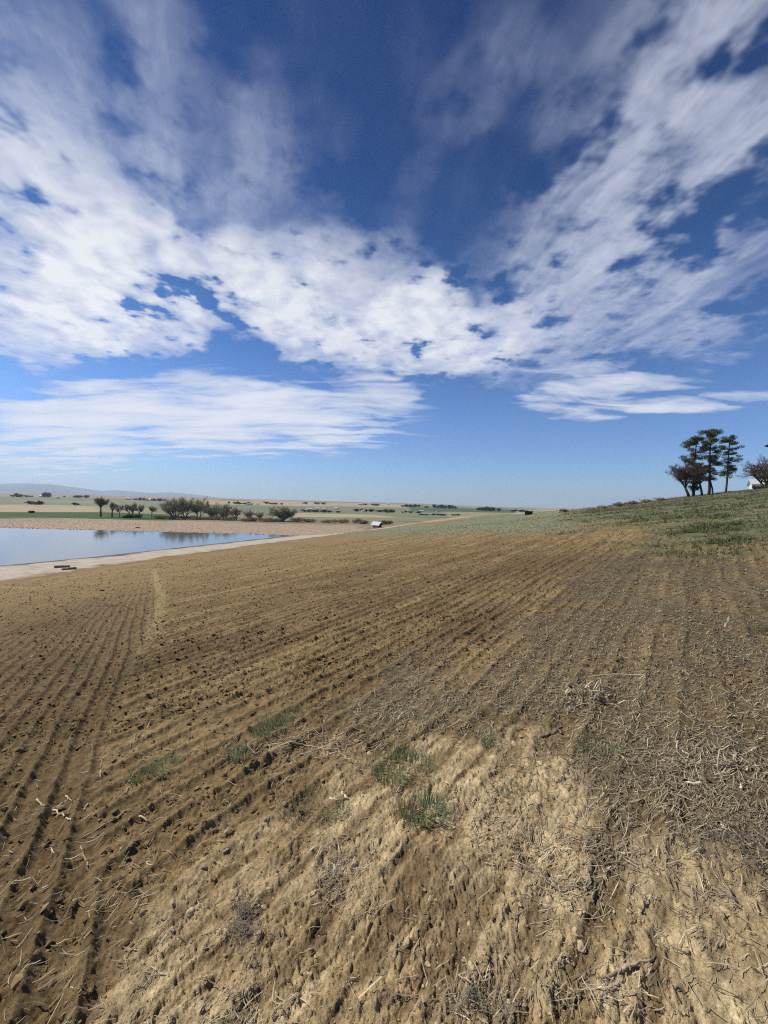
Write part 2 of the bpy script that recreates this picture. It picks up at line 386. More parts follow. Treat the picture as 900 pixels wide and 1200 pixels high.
def all_masks(X, Y):
    dist = np.hypot(X, Y)
    m = {}
    m['clay'] = zone(X, Y, Z_CLAY, .24, .62, .45) * (.68 + .32 * sst(-.4, .05, fbm(X / .38 + 31, Y / .38, 4, .6)))
    m['straw'] = zone(X, Y, Z_STRAW, .75, 1.9, .9) * (1 - .8 * m['clay']) * (.55 + .45 * sst(-.3, .25, fbm(X / .8, Y / .8, 4, .6)))
    m['left'] = zone(X, Y, Z_LEFT, .12, .12, .6) * (1 - m['clay'])
    m['grass'] = zone(X, Y, Z_GRASS, 2.6, 7.0, 4.0)
    m['green'] = zone(X, Y, Z_GREEN, 4.0, 9.0, 6.0) * (1 - .85 * m['grass']) * (.72 + .28 * sst(-.3, .2, fbm(X / 5.0, Y / 5.0, 4, .6)))
    m['tan'] = zone(X, Y, Z_TAN, 5.0, 5.0, 20.0) * (1 - m['green']) * (1 - m['grass'])
    m['road'] = zone(X, Y, Z_ROAD, .8, 2.6, 3.0) * (1 - .8 * m['tan'])
    m['dam'] = sst(-1.0, .0, Y - 101 - .012 * np.maximum(X + 60, 0)) * (1 - sst(31, 34, Y - 101 - .012 * np.maximum(X + 60, 0) + 3 * perlin(X / 8, Y / 8))) * (1 - sst(-9, -3, X + 1.5 * perlin(X / 3, Y / 3)))
    m['plain'] = np.maximum(sst(-.5, .8, Y - 134 - 3 * perlin(X / 6, Y / 6)) * sst(-5.5, -6.0, land(X, Y)), sst(250, 300, dist))
    m['plain'] = np.maximum(m['plain'], sst(150, 190, dist) * (1 - m['green'] - m['tan'] - m['grass'] - m['road']).clip(0, 1))
    m['soil'] = np.clip(1 - m['grass'] - m['green'] * .7 - m['tan'] - m['road'] - m['dam'] - m['plain'], 0, 1)
    return m

# ================================================================== materials
def material(name, rough=.9):
    m = bpy.data.materials.new(name); m.use_nodes = True
    b = m.node_tree.nodes['Principled BSDF']; b.inputs['Roughness'].default_value = rough
    b.inputs['Specular IOR Level'].default_value = .2
    return m, Nodes(m.node_tree), b

def attr_material(name, var=.35, scale=60.0, bump=.3, bscale=220.0, rough=.95, dist=.004, var2=None):
    """colour from the mesh's own colour layer, broken up by fine noise, with fine bump"""
    m, n, b = material(name, rough)
    at_ = n.new('ShaderNodeAttribute', attribute_name='Col')
    pos = n.new('ShaderNodeNewGeometry').outputs['Position']
    a = n.noise(pos, scale, 4, .65).outputs[0]
    c = n.noise(pos, scale * .13, 3, .6).outputs[0]
    f = n.m('MULTIPLY', n.ramp(a, .25, .75, 1 - var, 1 + var, 'LINEAR'), n.ramp(c, .25, .75, 1 - (var2 or var * .5), 1 + (var2 or var * .5), 'LINEAR'))
    n.put(b.inputs['Base Color'], n.vm('SCALE', at_.outputs['Color'], sc=f))
    if bump:
        bp = n.new('ShaderNodeBump'); bp.inputs['Strength'].default_value = bump; bp.inputs['Distance'].default_value = dist
        n.put(bp.inputs['Height'], n.noise(pos, bscale, 3, .6).outputs[0]); n.put(b.inputs['Normal'], bp.outputs[0])
    return m

def plain_material(name, col, var=.25, scale=8.0, rough=.85, bump=.0):
    m, n, b = material(name, rough)
    tc = n.new('ShaderNodeTexCoord').outputs['Object']
    a = n.noise(tc, scale, 4, .6).outputs[0]
    rnd = n.new('ShaderNodeObjectInfo').outputs['Random']
    f = n.m('MULTIPLY', n.ramp(a, .25, .75, 1 - var, 1 + var, 'LINEAR'), n.ramp(rnd, 0, 1, .85, 1.12, 'LINEAR'))
    n.put(b.inputs['Base Color'], n.vm('SCALE', tuple(col[:3]), sc=f))
    if bump:
        bp = n.new('ShaderNodeBump'); bp.inputs['Strength'].default_value = bump; bp.inputs['Distance'].default_value = .01
        n.put(bp.inputs['Height'], n.noise(tc, scale * 3, 4, .6).outputs[0]); n.put(b.inputs['Normal'], bp.outputs[0])
    return m

# ================================================================== object helpers
def tag(o, label=None, cat=None, group=None, kind=None):
    for k, v in (('label', label), ('category', cat), ('group', group), ('kind', kind)):
        if v: o[k] = v
    return o

def mesh_np(name, verts, faces, cols=None, mats=(), smooth=True, parent=None, loc=(0, 0, 0), fcols=None):
    """faces: an (n,3) or (n,4) array"""
    me = bpy.data.meshes.new(name)
    verts = np.asarray(verts, np.float32); faces = np.asarray(faces, np.int32)
    nf, k = faces.shape
    me.vertices.add(len(verts)); me.vertices.foreach_set('co', verts.ravel())
    me.loops.add(nf * k); me.loops.foreach_set('vertex_index', faces.ravel())
    me.polygons.add(nf); me.polygons.foreach_set('loop_start', np.arange(0, nf * k, k, dtype=np.int32))
    me.polygons.foreach_set('use_smooth', np.full(nf, smooth, bool))
    me.update(calc_edges=True)
    if cols is not None:
        a = me.color_attributes.new('Col', 'FLOAT_COLOR', 'POINT')
        c = np.ones((len(verts), 4), np.float32); c[:, :3] = cols
        a.data.foreach_set('color', c.ravel())
    for m in mats: me.materials.append(m)
    o = bpy.data.objects.new(name, me); COL.objects.link(o); o.location = loc
    if parent: o.parent = parent
    return o

def empty(name, loc, rz=0, **kw):
    o = bpy.data.objects.new(name, None); COL.objects.link(o); o.location = loc; o.rotation_euler = (0, 0, rz)
    o.empty_display_size = .1
    return tag(o, **kw)

# ================================================================== the ground sheet
PARCELS = [   # far fields: corners measured on the photograph, colour
 ([(-40, 577), (260, 583), (260, 586), (-40, 581.2)], (.30, .235, .165)),
 ([(-40, 581.2), (200, 585.5), (210, 592), (-40, 591)], (.195, .205, .125)),
 ([(20, 586), (110, 587), (115, 589.5), (20, 588.5)], (.24, .25, .15)),
 ([(120, 586), (200, 588), (200, 591), (120, 589.5)], (.21, .22, .12)),
 ([(-40, 591), (40, 591.3), (118, 593.5), (118, 600.2), (-40, 600)], (.40, .32, .19)),
 ([(118, 594), (180, 596), (180, 601), (118, 600.2)], (.27, .25, .13)),
 ([(-40, 600), (118, 600.2), (200, 603), (200, 610), (-40, 608)], (.045, .090, .022)),
 ([(235, 586), (480, 591.2), (490, 593.3), (330, 592.6), (235, 591)], (.40, .31, .19)),
 ([(330, 593), (430, 594.2), (520, 597), (520, 602), (340, 600.5)], (.19, .20, .125)),
 ([(325, 601), (430, 603), (470, 603), (470, 606.5), (325, 605.5)], (.42, .34, .19)),
 ([(430, 600), (560, 602), (560, 604.5), (430, 602.5)], (.20, .22, .12)),
 ([(480, 594.5), (600, 597), (605, 601.5), (480, 599)], (.075, .115, .05)),
 ([(520, 599.5), (600, 601), (600, 603), (520, 601.8)], (.28, .25, .14)),
]
PARCELS = [(plan(p), np.array(c)) for p, c in PARCELS]
PALETTE = np.array([(.22, .21, .13), (.36, .295, .19), (.17, .19, .10), (.30, .26, .165), (.20, .20, .125), (.40, .325, .20)])

def ground_colour(X, Y, m, rl):
    h, rR, rL, rib, crust, cv = rl
    dist = np.hypot(X, Y)
    def mixc(c, f, d): return c + (np.asarray(d) - c) * np.asarray(f)[:, None]
    big = fbm(X / 2.2, Y / 2.2, 4, .6); mid = fbm(X / .34 + 3, Y / .34, 4, .6); tiny = fbm(X / .05, Y / .05, 3, .6)
    c = np.empty((len(X), 3)); c[:] = (.140, .094, .048)
    dry = np.clip(.45 + .9 * big + .55 * mid + .3 * tiny, 0, 1)
    c = mixc(c, dry, (.265, .185, .098))
    c = mixc(c, .45 * sst(-.1, .5, fbm(X / 5.0 + 8, Y / 3.0, 4)) * sst(4, 15, dist), (.130, .086, .044))
    c = mixc(c, .55 * sst(6, 30, dist), (.270, .186, .090))
    # swaths left by the machine, along the rows
    su, sv = X * math.sin(A1) + Y * math.cos(A1), X * math.cos(A1) - Y * math.sin(A1)
    sw = fbm(su / 7.0, (sv + .25 * fbm(X / 2.0, Y / 2.0, 2)) / .55, 4, .62)
    c = mixc(c, .60 * sst(-.02, .38, sw) * sst(2.0, 5, dist) * (1 - m['left']), (.120, .078, .040))
    c = mixc(c, .55 * sst(.05, .42, -sw) * sst(2.0, 5, dist) * (1 - m['left']), (.36, .26, .135))
    # damper, darker ground where the left rows run
    c = mixc(c, .50 * m['left'] * sst(22, 5, dist), (.105, .070, .037))
    track = np.exp(-((poly_sd(X, Y, Z_LEFT) + .10) / .16) ** 2) * sst(6, 10, dist)
    c = mixc(c, .70 * track, (.34, .255, .145))
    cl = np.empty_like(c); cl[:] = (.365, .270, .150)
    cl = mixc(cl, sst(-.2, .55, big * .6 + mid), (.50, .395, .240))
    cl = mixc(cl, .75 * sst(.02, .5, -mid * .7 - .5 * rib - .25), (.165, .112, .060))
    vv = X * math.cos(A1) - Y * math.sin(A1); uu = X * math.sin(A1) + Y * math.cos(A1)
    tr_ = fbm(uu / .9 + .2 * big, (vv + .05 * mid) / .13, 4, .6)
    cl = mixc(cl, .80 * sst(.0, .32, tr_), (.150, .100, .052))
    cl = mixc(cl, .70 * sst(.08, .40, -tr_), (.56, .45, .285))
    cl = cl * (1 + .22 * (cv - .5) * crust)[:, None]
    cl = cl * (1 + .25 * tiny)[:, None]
    c = c * np.array([.99, .985, .85]); cl = cl * np.array([1.03, 1.02, .95])
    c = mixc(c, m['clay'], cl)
    c = mixc(c, .85 * m['straw'] * np.clip(.75 + .8 * mid, 0, 1), (.100, .080, .053))
    g = np.empty_like(c); g[:] = (.125, .138, .066)
    n1 = fbm(X / 3.5, Y / 1.6, 4, .6); n2 = fbm(X / .7, Y / .4, 3, .6)
    g = mixc(g, sst(-.05, .35, n1 + .4 * n2), (.065, .092, .028)); g = mixc(g, .8 * sst(.1, .45, -n1 + .5 * n2), (.235, .185, .105))
    c = mixc(c, m['grass'], g)
    hm = np.empty_like(c); hm[:] = (.180, .220, .132)
    hm = mixc(hm, .8 * sst(-.1, .5, n2 * .7 + fbm(X / 6, Y / 6, 3)), (.235, .185, .10))
    hm = mixc(hm, .5 * sst(.1, .4, n1), (.13, .19, .11))
    c = mixc(c, .9 * m['green'], hm)
    tn = np.empty_like(c); tn[:] = (.43, .315, .165); tn = mixc(tn, sst(-.3, .4, fbm(X / 14, Y / 9, 4)), (.33, .24, .125))
    c = mixc(c, m['tan'], tn)
    rd = np.empty_like(c); rd[:] = (.47, .405, .315); rd = mixc(rd, .8 * sst(-.1, .4, fbm(X / 2.5, Y / 2.5, 5, .65)), (.34, .275, .19))
    c = mixc(c, m['road'], rd)
    s = -poly_sd(X, Y, POND)
    shore = sst(-9, -2, -s) * (Y < 104)
    wet = sst(3.0, 1.3, s + 3.0 * fbm(X / 5.0, Y / 5.0, 4)) * (Y < 99)
    c = mixc(c, wet * .9, (.075, .062, .045))
    dm = np.empty_like(c); dm[:] = (.42, .315, .215); dm = mixc(dm, sst(-.2, .4, fbm(X / .9, Y / .9, 3)), (.33, .235, .165))
    dm = mixc(dm, .8 * sst(23, 31, Y - 101 + 6 * fbm(X / 9, Y / 9, 3)), (.34, .28, .17))
    c = mixc(c, m['dam'], dm)
    pl = np.empty_like(c)
    f1, f2, cv2 = cells(X / 260.0 + .3 * fbm(X / 300, Y / 300, 2), Y / 170.0, 90)
    pl[:] = PALETTE[np.minimum((cv2 * 6).astype(int), 5)]
    for p, col in PARCELS:
        sd_ = poly_sd(X, Y, p); pl = mixc(pl, sst(-.01, .01, sd_ / np.maximum(dist, 1)), col)
    fn = fbm(X / 30.0, Y / 12.0, 4, .6)
    pl = pl * (1 + .35 * fn)[:, None]
    pl = mixc(pl, .55 * sst(.15, .5, fbm(X / 90.0 + 4, Y / 40.0, 4, .6)), (.10, .105, .06))
    c = mixc(c, m['plain'], pl)
    return np.clip(c, .01, .9)

def ring_radii():
    r = [.30]
    while r[-1] < 9200:
        q = r[-1]
        r.append(q * (1.09 if q < .75 else 1.0042 if q < 9 else 1.0052 if q < 130 else 1.009 if q < 1200 else 1.02))
    return np.array(r)
RR = ring_radii()
AA = np.concatenate([np.arange(-176, -54, 4), np.arange(-54, 54, .135), np.arange(54, 181, 4)])
AA = np.radians(AA)
aa, rr = np.meshgrid(AA, RR)
GXY = np.stack([(np.sin(aa) * rr).ravel(), (np.cos(aa) * rr).ravel()], 1)
nR, nA = aa.shape
gx, gy = GXY[:, 0], GXY[:, 1]
MASK = all_masks(gx, gy)
REL = relief(gx, gy, MASK)
gz = land(gx, gy) + REL[0]
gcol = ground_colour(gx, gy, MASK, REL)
verts = np.column_stack([gx, gy, gz])
# close the middle, under the camera
verts = np.vstack([verts, [[0, 0, float(land(0, 0))]]]); gcol = np.vstack([gcol, [[.3, .2, .1]]])
i0 = (np.arange(nR - 1)[:, None] * nA + np.arange(nA)[None, :])
i1 = (np.arange(nR - 1)[:, None] * nA + (np.arange(nA)[None, :] + 1) % nA)
quads = np.stack([i0, i1, i1 + nA, i0 + nA], -1)[..., ::-1].reshape(-1, 4)
cen_ = nR * nA
ring0 = np.arange(nA)
fan = np.stack([np.full(nA, cen_), (ring0 + 1) % nA, ring0, ring0], 1)      # thin wedges, closed as triangles below
kind_keys = ['soil', 'grass', 'green', 'tan', 'road', 'dam', 'plain']
stack = np.stack([MASK[k] for k in kind_keys], 1); stack[:, 1:] *= 1.001
dom = stack.argmax(1)
qd = dom[quads[:, 0]]
M_SOIL = attr_material('tilled_soil', .40, 110.0, .9, 260.0, .97, .007, .42)
M_FAR = attr_material('far_ground', .22, 1.4, 0, 10, .97)
M_SOD = attr_material('sod', .40, 14.0, .5, 30.0, .97, .05)
M_GRAVEL = attr_material('gravel', .20, 9.0, .5, 25.0, .95, .03)
def sub_sheet(name, sel, mat):
    q = quads[sel]; used, inv_ = np.unique(q, return_inverse=True)
    o = mesh_np(name, verts[used], inv_.reshape(-1, 4), gcol[used], [mat])
    return tag(o, kind='structure')
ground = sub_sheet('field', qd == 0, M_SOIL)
sub_sheet('grassy_hillside', (qd == 1), M_SOD)
sub_sheet('green_slope', (qd == 2), M_SOD)
sub_sheet('bare_earth', (qd == 3), M_GRAVEL)
sub_sheet('gravel_road', (qd == 4), M_GRAVEL)
sub_sheet('gravel_bank', (qd == 5), M_GRAVEL)
sub_sheet('plain', (qd == 6), M_FAR)
tri = fan[:, :3]
mi = mesh_np('ground', verts[np.r_[0:nA, cen_]], np.where(tri == cen_, nA, tri), gcol[np.r_[0:nA, cen_]], [M_SOIL]); tag(mi, kind='structure')

_IR = np.log(RR)
def H(x, y):
    """height of the finished ground sheet, read off its own grid"""
    x = np.atleast_1d(np.asarray(x, float)); y = np.atleast_1d(np.asarray(y, float))
    a = np.interp(np.arctan2(x, y), AA, np.arange(nA)); r = np.interp(np.log(np.maximum(np.hypot(x, y), .31)), _IR, np.arange(nR))
    a0 = np.clip(a.astype(int), 0, nA - 2); r0 = np.clip(r.astype(int), 0, nR - 2); fa, fr_ = a - a0, r - r0
    Z = gz.reshape(nR, nA)
    return (Z[r0, a0] * (1 - fa) + Z[r0, a0 + 1] * fa) * (1 - fr_) + (Z[r0 + 1, a0] * (1 - fa) + Z[r0 + 1, a0 + 1] * fa) * fr_
def mask_at(key, x, y):
    a = np.clip(np.round(np.interp(np.arctan2(x, y), AA, np.arange(nA))).astype(int), 0, nA - 1)
    r = np.clip(np.round(np.interp(np.log(np.hypot(x, y)), _IR, np.arange(nR))).astype(int), 0, nR - 1)
    return MASK[key].reshape(nR, nA)[r, a]

# ================================================================== pond water
wm, n, b = material('pond_water', .04)
b.inputs['Base Color'].default_value = (.15, .165, .165, 1); b.inputs['IOR'].default_value = 1.333; b.inputs['Specular IOR Level'].default_value = .5
pos = n.new('ShaderNodeNewGeometry').outputs['Position']
bp = n.new('ShaderNodeBump'); bp.inputs['Strength'].default_value = .10; bp.inputs['Distance'].default_value = .05
n.put(bp.inputs['Height'], n.noise(n.mapping(pos, scale=(1.2, 2.2, 1)), 1.1, 4, .6).outputs[0]); n.put(b.inputs['Normal'], bp.outputs[0])
wp = [(-20, 103.5), (-26, 84), (-34, 66), (-38.5, 54), (-43, 45), (-50, 37), (-62, 29), (-86, 21), (-130, 17), (-194, 26), (-194, 104.5), (-60, 104)]
me = bpy.data.meshes.new('pond'); me.from_pydata([(x, y, WATER) for x, y in wp], [], [tuple(range(len(wp)))[::-1]]); me.materials.append(wm)
me.update(); pond = bpy.data.objects.new('pond_water', me); COL.objects.link(pond); tag(pond, kind='structure')
if me.polygons[0].normal.z < 0: me.flip_normals()

# ================================================================== mountains on the horizon
def mountains():
    pts = [(-120, 571), (-40, 567), (0, 566.5), (30, 566), (60, 567), (90, 571), (120, 575), (135, 574), (160, 576), (180, 577.5), (200, 576.5), (230, 579.5), (258, 583), (290, 587)]
    D0, K = 8600.0, 5
    xs = np.linspace(-120, 290, 260)
    top = np.interp(xs, [p[0] for p in pts], [p[1] for p in pts])
    V = []
    for j in range(K + 1):
        for px, py in zip(xs, top):
            v = ray(px, py); t = D0 / math.hypot(v[0], v[1]); z = EYE + v[2] * t
            z = z + 7 * float(fbm(np.array([px / 14.0]), np.array([3.0]), 4)[0])
            f = j / K
            w = 1400 * (f - .62)
            zz = -30 + (z + 30) * (1 - abs(f - .62) / (.62 if f < .62 else .38)) ** .8 if f not in (0, 1) else -30
            s = (D0 + w) / D0
            V.append((v[0] * t * s, v[1] * t * s, zz))
    n_ = len(xs); F = [(j * n_ + i, j * n_ + i + 1, (j + 1) * n_ + i + 1, (j + 1) * n_ + i) for j in range(K) for i in range(n_ - 1)]
    m = plain_material('mountain_slopes', (.17, .205, .26), .15, .004, .95)  # bluish base colour has part of the distance haze put into it
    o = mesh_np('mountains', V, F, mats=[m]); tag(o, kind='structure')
mountains()

# ================================================================== air
def haze():
    x0, x1, y0, y1, z0, z1 = -9400, 9400, -300, 10400, -45, 340
    v = [(x, y, z) for x in (x0, x1) for y in (y0, y1) for z in (z0, z1)]
    f = [(0, 1, 3, 2), (4, 6, 7, 5), (0, 4, 5, 1), (2, 3, 7, 6), (0, 2, 6, 4), (1, 5, 7, 3)]
    m = bpy.data.materials.new('air'); m.use_nodes = True; nt = m.node_tree; nt.nodes.clear()
    pv = nt.nodes.new('ShaderNodeVolumePrincipled'); pv.inputs['Color'].default_value = (.66, .80, 1.0, 1); pv.inputs['Density'].default_value = 9e-5
    pv.inputs['Anisotropy'].default_value = .2
    out = nt.nodes.new('ShaderNodeOutputMaterial'); nt.links.new(pv.outputs[0], out.inputs['Volume'])

    o = mesh_np('haze', v, f, mats=[m], smooth=False); tag(o, kind='stuff')
haze()

# ================================================================== mesh accumulator
class Acc:
    def __init__(s): s.v = []; s.f = []; s.c = []; s.n = 0
    def add(s, v, f, c=(1, 1, 1)):
        v = np.asarray(v, float); f = np.asarray(f, int)
        if f.shape[1] == 4: f = np.vstack([f[:, [0, 1, 2]], f[:, [0, 2, 3]]])
        s.v.append(v); s.f.append(f + s.n); s.n += len(v)
        c = np.asarray(c, float); s.c.append(np.broadcast_to(c, (len(v), 3)) if c.ndim == 1 else c)
    def tube(s, pts, rad, sides=5, c=(1, 1, 1), cap=True):
        pts = np.asarray(pts, float); rad = np.broadcast_to(np.asarray(rad, float), (len(pts),))
        t = np.gradient(pts, axis=0); t /= np.linalg.norm(t, axis=1)[:, None] + 1e-9
        ref = np.array([0, 0, 1.0]) if abs(t[0, 2]) < .9 else np.array([1.0, 0, 0])
        u = np.cross(t, ref); u /= np.linalg.norm(u, axis=1)[:, None] + 1e-9; w = np.cross(t, u)
        a = np.arange(sides) * 2 * np.pi / sides
        v = (pts[:, None] + rad[:, None, None] * (np.cos(a)[None, :, None] * u[:, None] + np.sin(a)[None, :, None] * w[:, None])).reshape(-1, 3)
        k = len(pts); i = np.arange(sides); j = (i + 1) % sides
        f = np.vstack([np.stack([q * sides + i, q * sides + j, (q + 1) * sides + j, (q + 1) * sides + i], 1) for q in range(k - 1)])
        f = np.vstack([f[:, [0, 1, 2]], f[:, [0, 2, 3]]])
        if cap and sides > 2:
            e = np.array([[(k - 1) * sides, (k - 1) * sides + q, (k - 1) * sides + q + 1] for q in range(1, sides - 1)])
            st = np.array([[0, q + 1, q] for q in range(1, sides - 1)])
            f = np.vstack([f, e, st])
        s.add(v, f, c)
    def box(s, lo, hi, c=(1, 1, 1)):
        (x0, y0, z0), (x1, y1, z1) = lo, hi
        v = [(x, y, z) for x in (x0, x1) for y in (y0, y1) for z in (z0, z1)]
        s.add(v, [(0, 1, 3, 2), (4, 6, 7, 5), (0, 4, 5, 1), (2, 3, 7, 6), (0, 2, 6, 4), (1, 5, 7, 3)], c)
    def build(s, name, mat, parent=None, smooth=False, loc=(0, 0, 0), cols=True):
        return mesh_np(name, np.vstack(s.v), np.vstack(s.f), np.vstack(s.c) if cols else None, [mat], smooth, parent, loc)

def copy_tree(o, parent=None):
    c = o.copy(); COL.objects.link(c)
    if parent: c.parent = parent
    for ch in list(o.children): copy_tree(ch, c)
    return c

RG = np.random.default_rng(21)
def unit(v): return v / (np.linalg.norm(v) + 1e-9)
M_BARK = plain_material('bark', (.085, .066, .050), .3, 6, .95)
M_BARK_DARK = plain_material('dark_bark', (.075, .060, .048), .3, 6, .95)
M_LEAF = attr_material('leaves_and_twigs', .2, 3.0, 0)
M_NEEDLE = attr_material('pine_needles', .2, 3.0, 0)

# ================================================================== bare trees
def bare_tree(name, seed, height, spread, trunk_r, clear=.3, lean=(0, 0), stems=1, twig_r=.022, twigs=1100, tcol=(.16, .125, .095), buds=0, bcol=(.34, .35, .18), up=.35, bark=None):
    rg = np.random.default_rng(seed)
    root = empty(name, (0, 0, 0)); tr = Acc(); cr = Acc(); tips = []
    def grow(p, d, L, r, lev):
        n = 4; pts = [p]; q = p; dd = d
        for i in range(n):
            dd = unit(dd + rg.normal(0, .16, 3) + np.array([0, 0, .05 * up])); q = q + dd * L / n; pts.append(q)
        pts = np.array(pts); rad = np.linspace(r, r * .55, n + 1)
        (tr if lev < 2 else cr).tube(pts, rad, 6 if lev < 2 else 4, (1, 1, 1) if lev < 2 else np.array(tcol) * rg.uniform(.6, .95))
        if lev >= 3: tips.append(pts); return
        kids = [5, 5, 4][lev] if lev else max(4, int(6 / stems))
        for k in range(kids):
            t = rg.uniform(.35, 1.0) if k else 1.0
            o = pts[min(int(t * n), n)]
            az_ = rg.uniform(0, 2 * np.pi); tilt = rg.uniform(.45, 1.0)
            a = np.array([math.cos(az_) * spread, math.sin(az_) * spread, 0])
            nd = unit(dd * .75 + a * tilt + np.array([0, 0, up * .5]))
            grow(o, nd, L * rg.uniform(.5, .75), max(r * .5, .012), lev + 1)
    for s_ in range(stems):
        a = 2 * np.pi * s_ / stems + rg.uniform(0, 1); k = 0 if stems == 1 else .35
        d0 = unit(np.array([lean[0] + k * math.cos(a), lean[1] + k * math.sin(a), 1.0]))
        p0 = np.array([.15 * math.cos(a), .15 * math.sin(a), -.2]) * (stems > 1) + np.array([0, 0, -.15])
        hc = height * max(clear, .12)
        pts = np.array([p0, p0 + d0 * hc * .5 + rg.normal(0, .05, 3), p0 + d0 * hc])
        tr.tube(pts, [trunk_r * 1.25, trunk_r, trunk_r * .85], 8)
        for k_ in range(4 if stems == 1 else 3):
            az_ = 2 * np.pi * k_ / 3.5 + rg.uniform(-.4, .4)
            nd = unit(d0 * .9 + np.array([math.cos(az_), math.sin(az_), 0]) * rg.uniform(.25, .8) * spread)
            grow(pts[-1], nd, (height - hc) * rg.uniform(.38, .5), trunk_r * .6, 1)
    per = max(1, twigs // max(1, len(tips)))
    for tp in tips:
        for k in range(per):
            o = tp[rg.integers(0, len(tp))]; d = unit(rg.normal(0, 1, 3) + np.array([0, 0, .55]) + unit(tp[-1] - tp[0]) * .8); L = rg.uniform(.35, .9) * height / 8
            e = o + d * L; m_ = (o + e) / 2 + rg.normal(0, .05 * L, 3)
            cr.tube([o, m_, e], [twig_r, twig_r * .8, twig_r * .4], 3, np.array(tcol) * rg.uniform(.65, 1.3), cap=False)
            for b_ in range(buds):
                c0 = o + d * L * rg.uniform(.3, 1.1) + rg.normal(0, .12, 3); w = rg.normal(0, .07, (3, 3))
                cr.add(c0 + w, [(0, 1, 2)], np.array(bcol) * rg.uniform(.6, 1.4))
    V = np.vstack(cr.v); k = height / V[:, 2].max()
    cr.v = [v * k for v in cr.v]; tr.v = [v * k for v in tr.v]
    tr.build('trunk', bark or M_BARK_DARK, root, True); cr.build('crown', M_LEAF, root)
    return root

def stand(o, px, py, rz=0.0, sink=.05, s=1.0):
    x, y = at(px, py); o.location = (x, y, float(H(x, y)[0]) - sink); o.rotation_euler = (0, 0, rz); o.scale = (s, s, s); return o
def px_size(px, py, n):                     # metres spanned by n pixels at a ground point
    x, y = at(px, py); return n / 451 * y

BR = (.42, .325, .26); GY_ = (.46, .41, .33); OL = (.40, .385, .25)
# x, y of the foot, pixel height, half width, seed, keyword arguments, label
TREES = [
 (118, 605.6, 25.5, 9, dict(clear=.42, spread=1.15, trunk_r=.30, twigs=1500, tcol=BR), 'tall bare tree with one straight dark trunk and round brown crown, behind the pond bank'),
 (131.5, 606, 19, 5.5, dict(clear=.40, spread=.8, trunk_r=.30, twigs=900, tcol=BR), 'bare tree with thick dark trunk next to the tallest round crown beyond the pond'),
 (140, 606.5, 17, 5, dict(clear=.36, spread=.8, trunk_r=.16, twigs=650, tcol=BR), 'slender small bare tree between two darker trees behind the pond'),
 (154, 606.5, 19.5, 7.5, dict(clear=.30, spread=1.0, trunk_r=.2, stems=3, twigs=1300, tcol=BR), 'brown bare tree with several stems and a wide crown over dark bushes behind the bank'),
 (163, 607, 17, 6, dict(clear=.34, spread=.9, trunk_r=.18, twigs=800, tcol=BR), 'bare tree with a leaning crown at the right end of the row of brown trees'),
 (178, 607, 15, 5.5, dict(clear=.30, spread=.9, trunk_r=.12, twigs=700, tcol=GY_), 'thin grey bare tree standing alone left of the large willow clump'),
 (203, 608, 24, 13, dict(clear=.14, spread=1.2, trunk_r=.22, stems=3, twigs=2000, tcol=GY_, buds=1), 'wide grey willow with budding twigs at the left end of the clump behind the bank'),
 (217, 608, 27, 13, dict(clear=.18, spread=1.1, trunk_r=.28, stems=2, twigs=2200, tcol=OL, buds=2), 'tallest willow of the clump with dark forked limbs'),
 (233, 608, 26, 11, dict(clear=.15, spread=1.0, trunk_r=.25, stems=2, twigs=2000, tcol=OL, buds=3), 'olive green budding willow right of the tallest one'),
 (248, 608.5, 21, 11, dict(clear=.14, spread=1.1, trunk_r=.2, stems=3, twigs=1700, tcol=GY_, buds=1), 'grey twiggy willow in the middle of the clump, lower than its left neighbour'),
 (263, 609, 19, 10, dict(clear=.14, spread=1.1, trunk_r=.2, stems=3, twigs=1500, tcol=GY_, buds=1), 'low grey willow leaning over dark stems toward the right side of the clump'),
 (277, 609.5, 16, 8, dict(clear=.2, spread=1.0, trunk_r=.16, stems=2, twigs=1000, tcol=BR), 'small brown bare tree with dark stems near the right end of the clump'),
 (291, 610, 15, 7, dict(clear=.2, spread=1.0, trunk_r=.14, stems=2, twigs=900, tcol=GY_), 'small bare tree above reddish brush between the clump and the round bush'),
 (305, 610.5, 14, 7, dict(clear=.2, spread=1.0, trunk_r=.14, stems=2, twigs=900, tcol=GY_), 'thin pale bare tree just left of the large round bush'),
 (331, 611, 19, 15, dict(clear=.10, spread=1.3, trunk_r=.2, stems=4, twigs=2400, tcol=OL, buds=2), 'large round olive bush with budding twigs at the right end of the tree row'),
]
for i, (px, py, ph, hw, kw, lab) in enumerate(TREES):
    h_ = px_size(px, py, ph) * (1.06 if i > 5 else 1.0); kw['twigs'] = int(kw['twigs'] * 2.1)
    t = bare_tree('bare_tree', 100 + i, h_, twig_r=.022, **kw)
    stand(t, px, py, .4 * i)
    V = np.array([c for ch in t.children for c in ch.bound_box]); half = (V[:, 0].max() - V[:, 0].min() + V[:, 1].max() - V[:, 1].min()) / 4
    k = px_size(px, py, hw * (1.22 if i > 5 else 1.1)) / half; t.scale = (k, k, 1)
    tag(t, lab, 'tree', 'bare trees behind the pond')

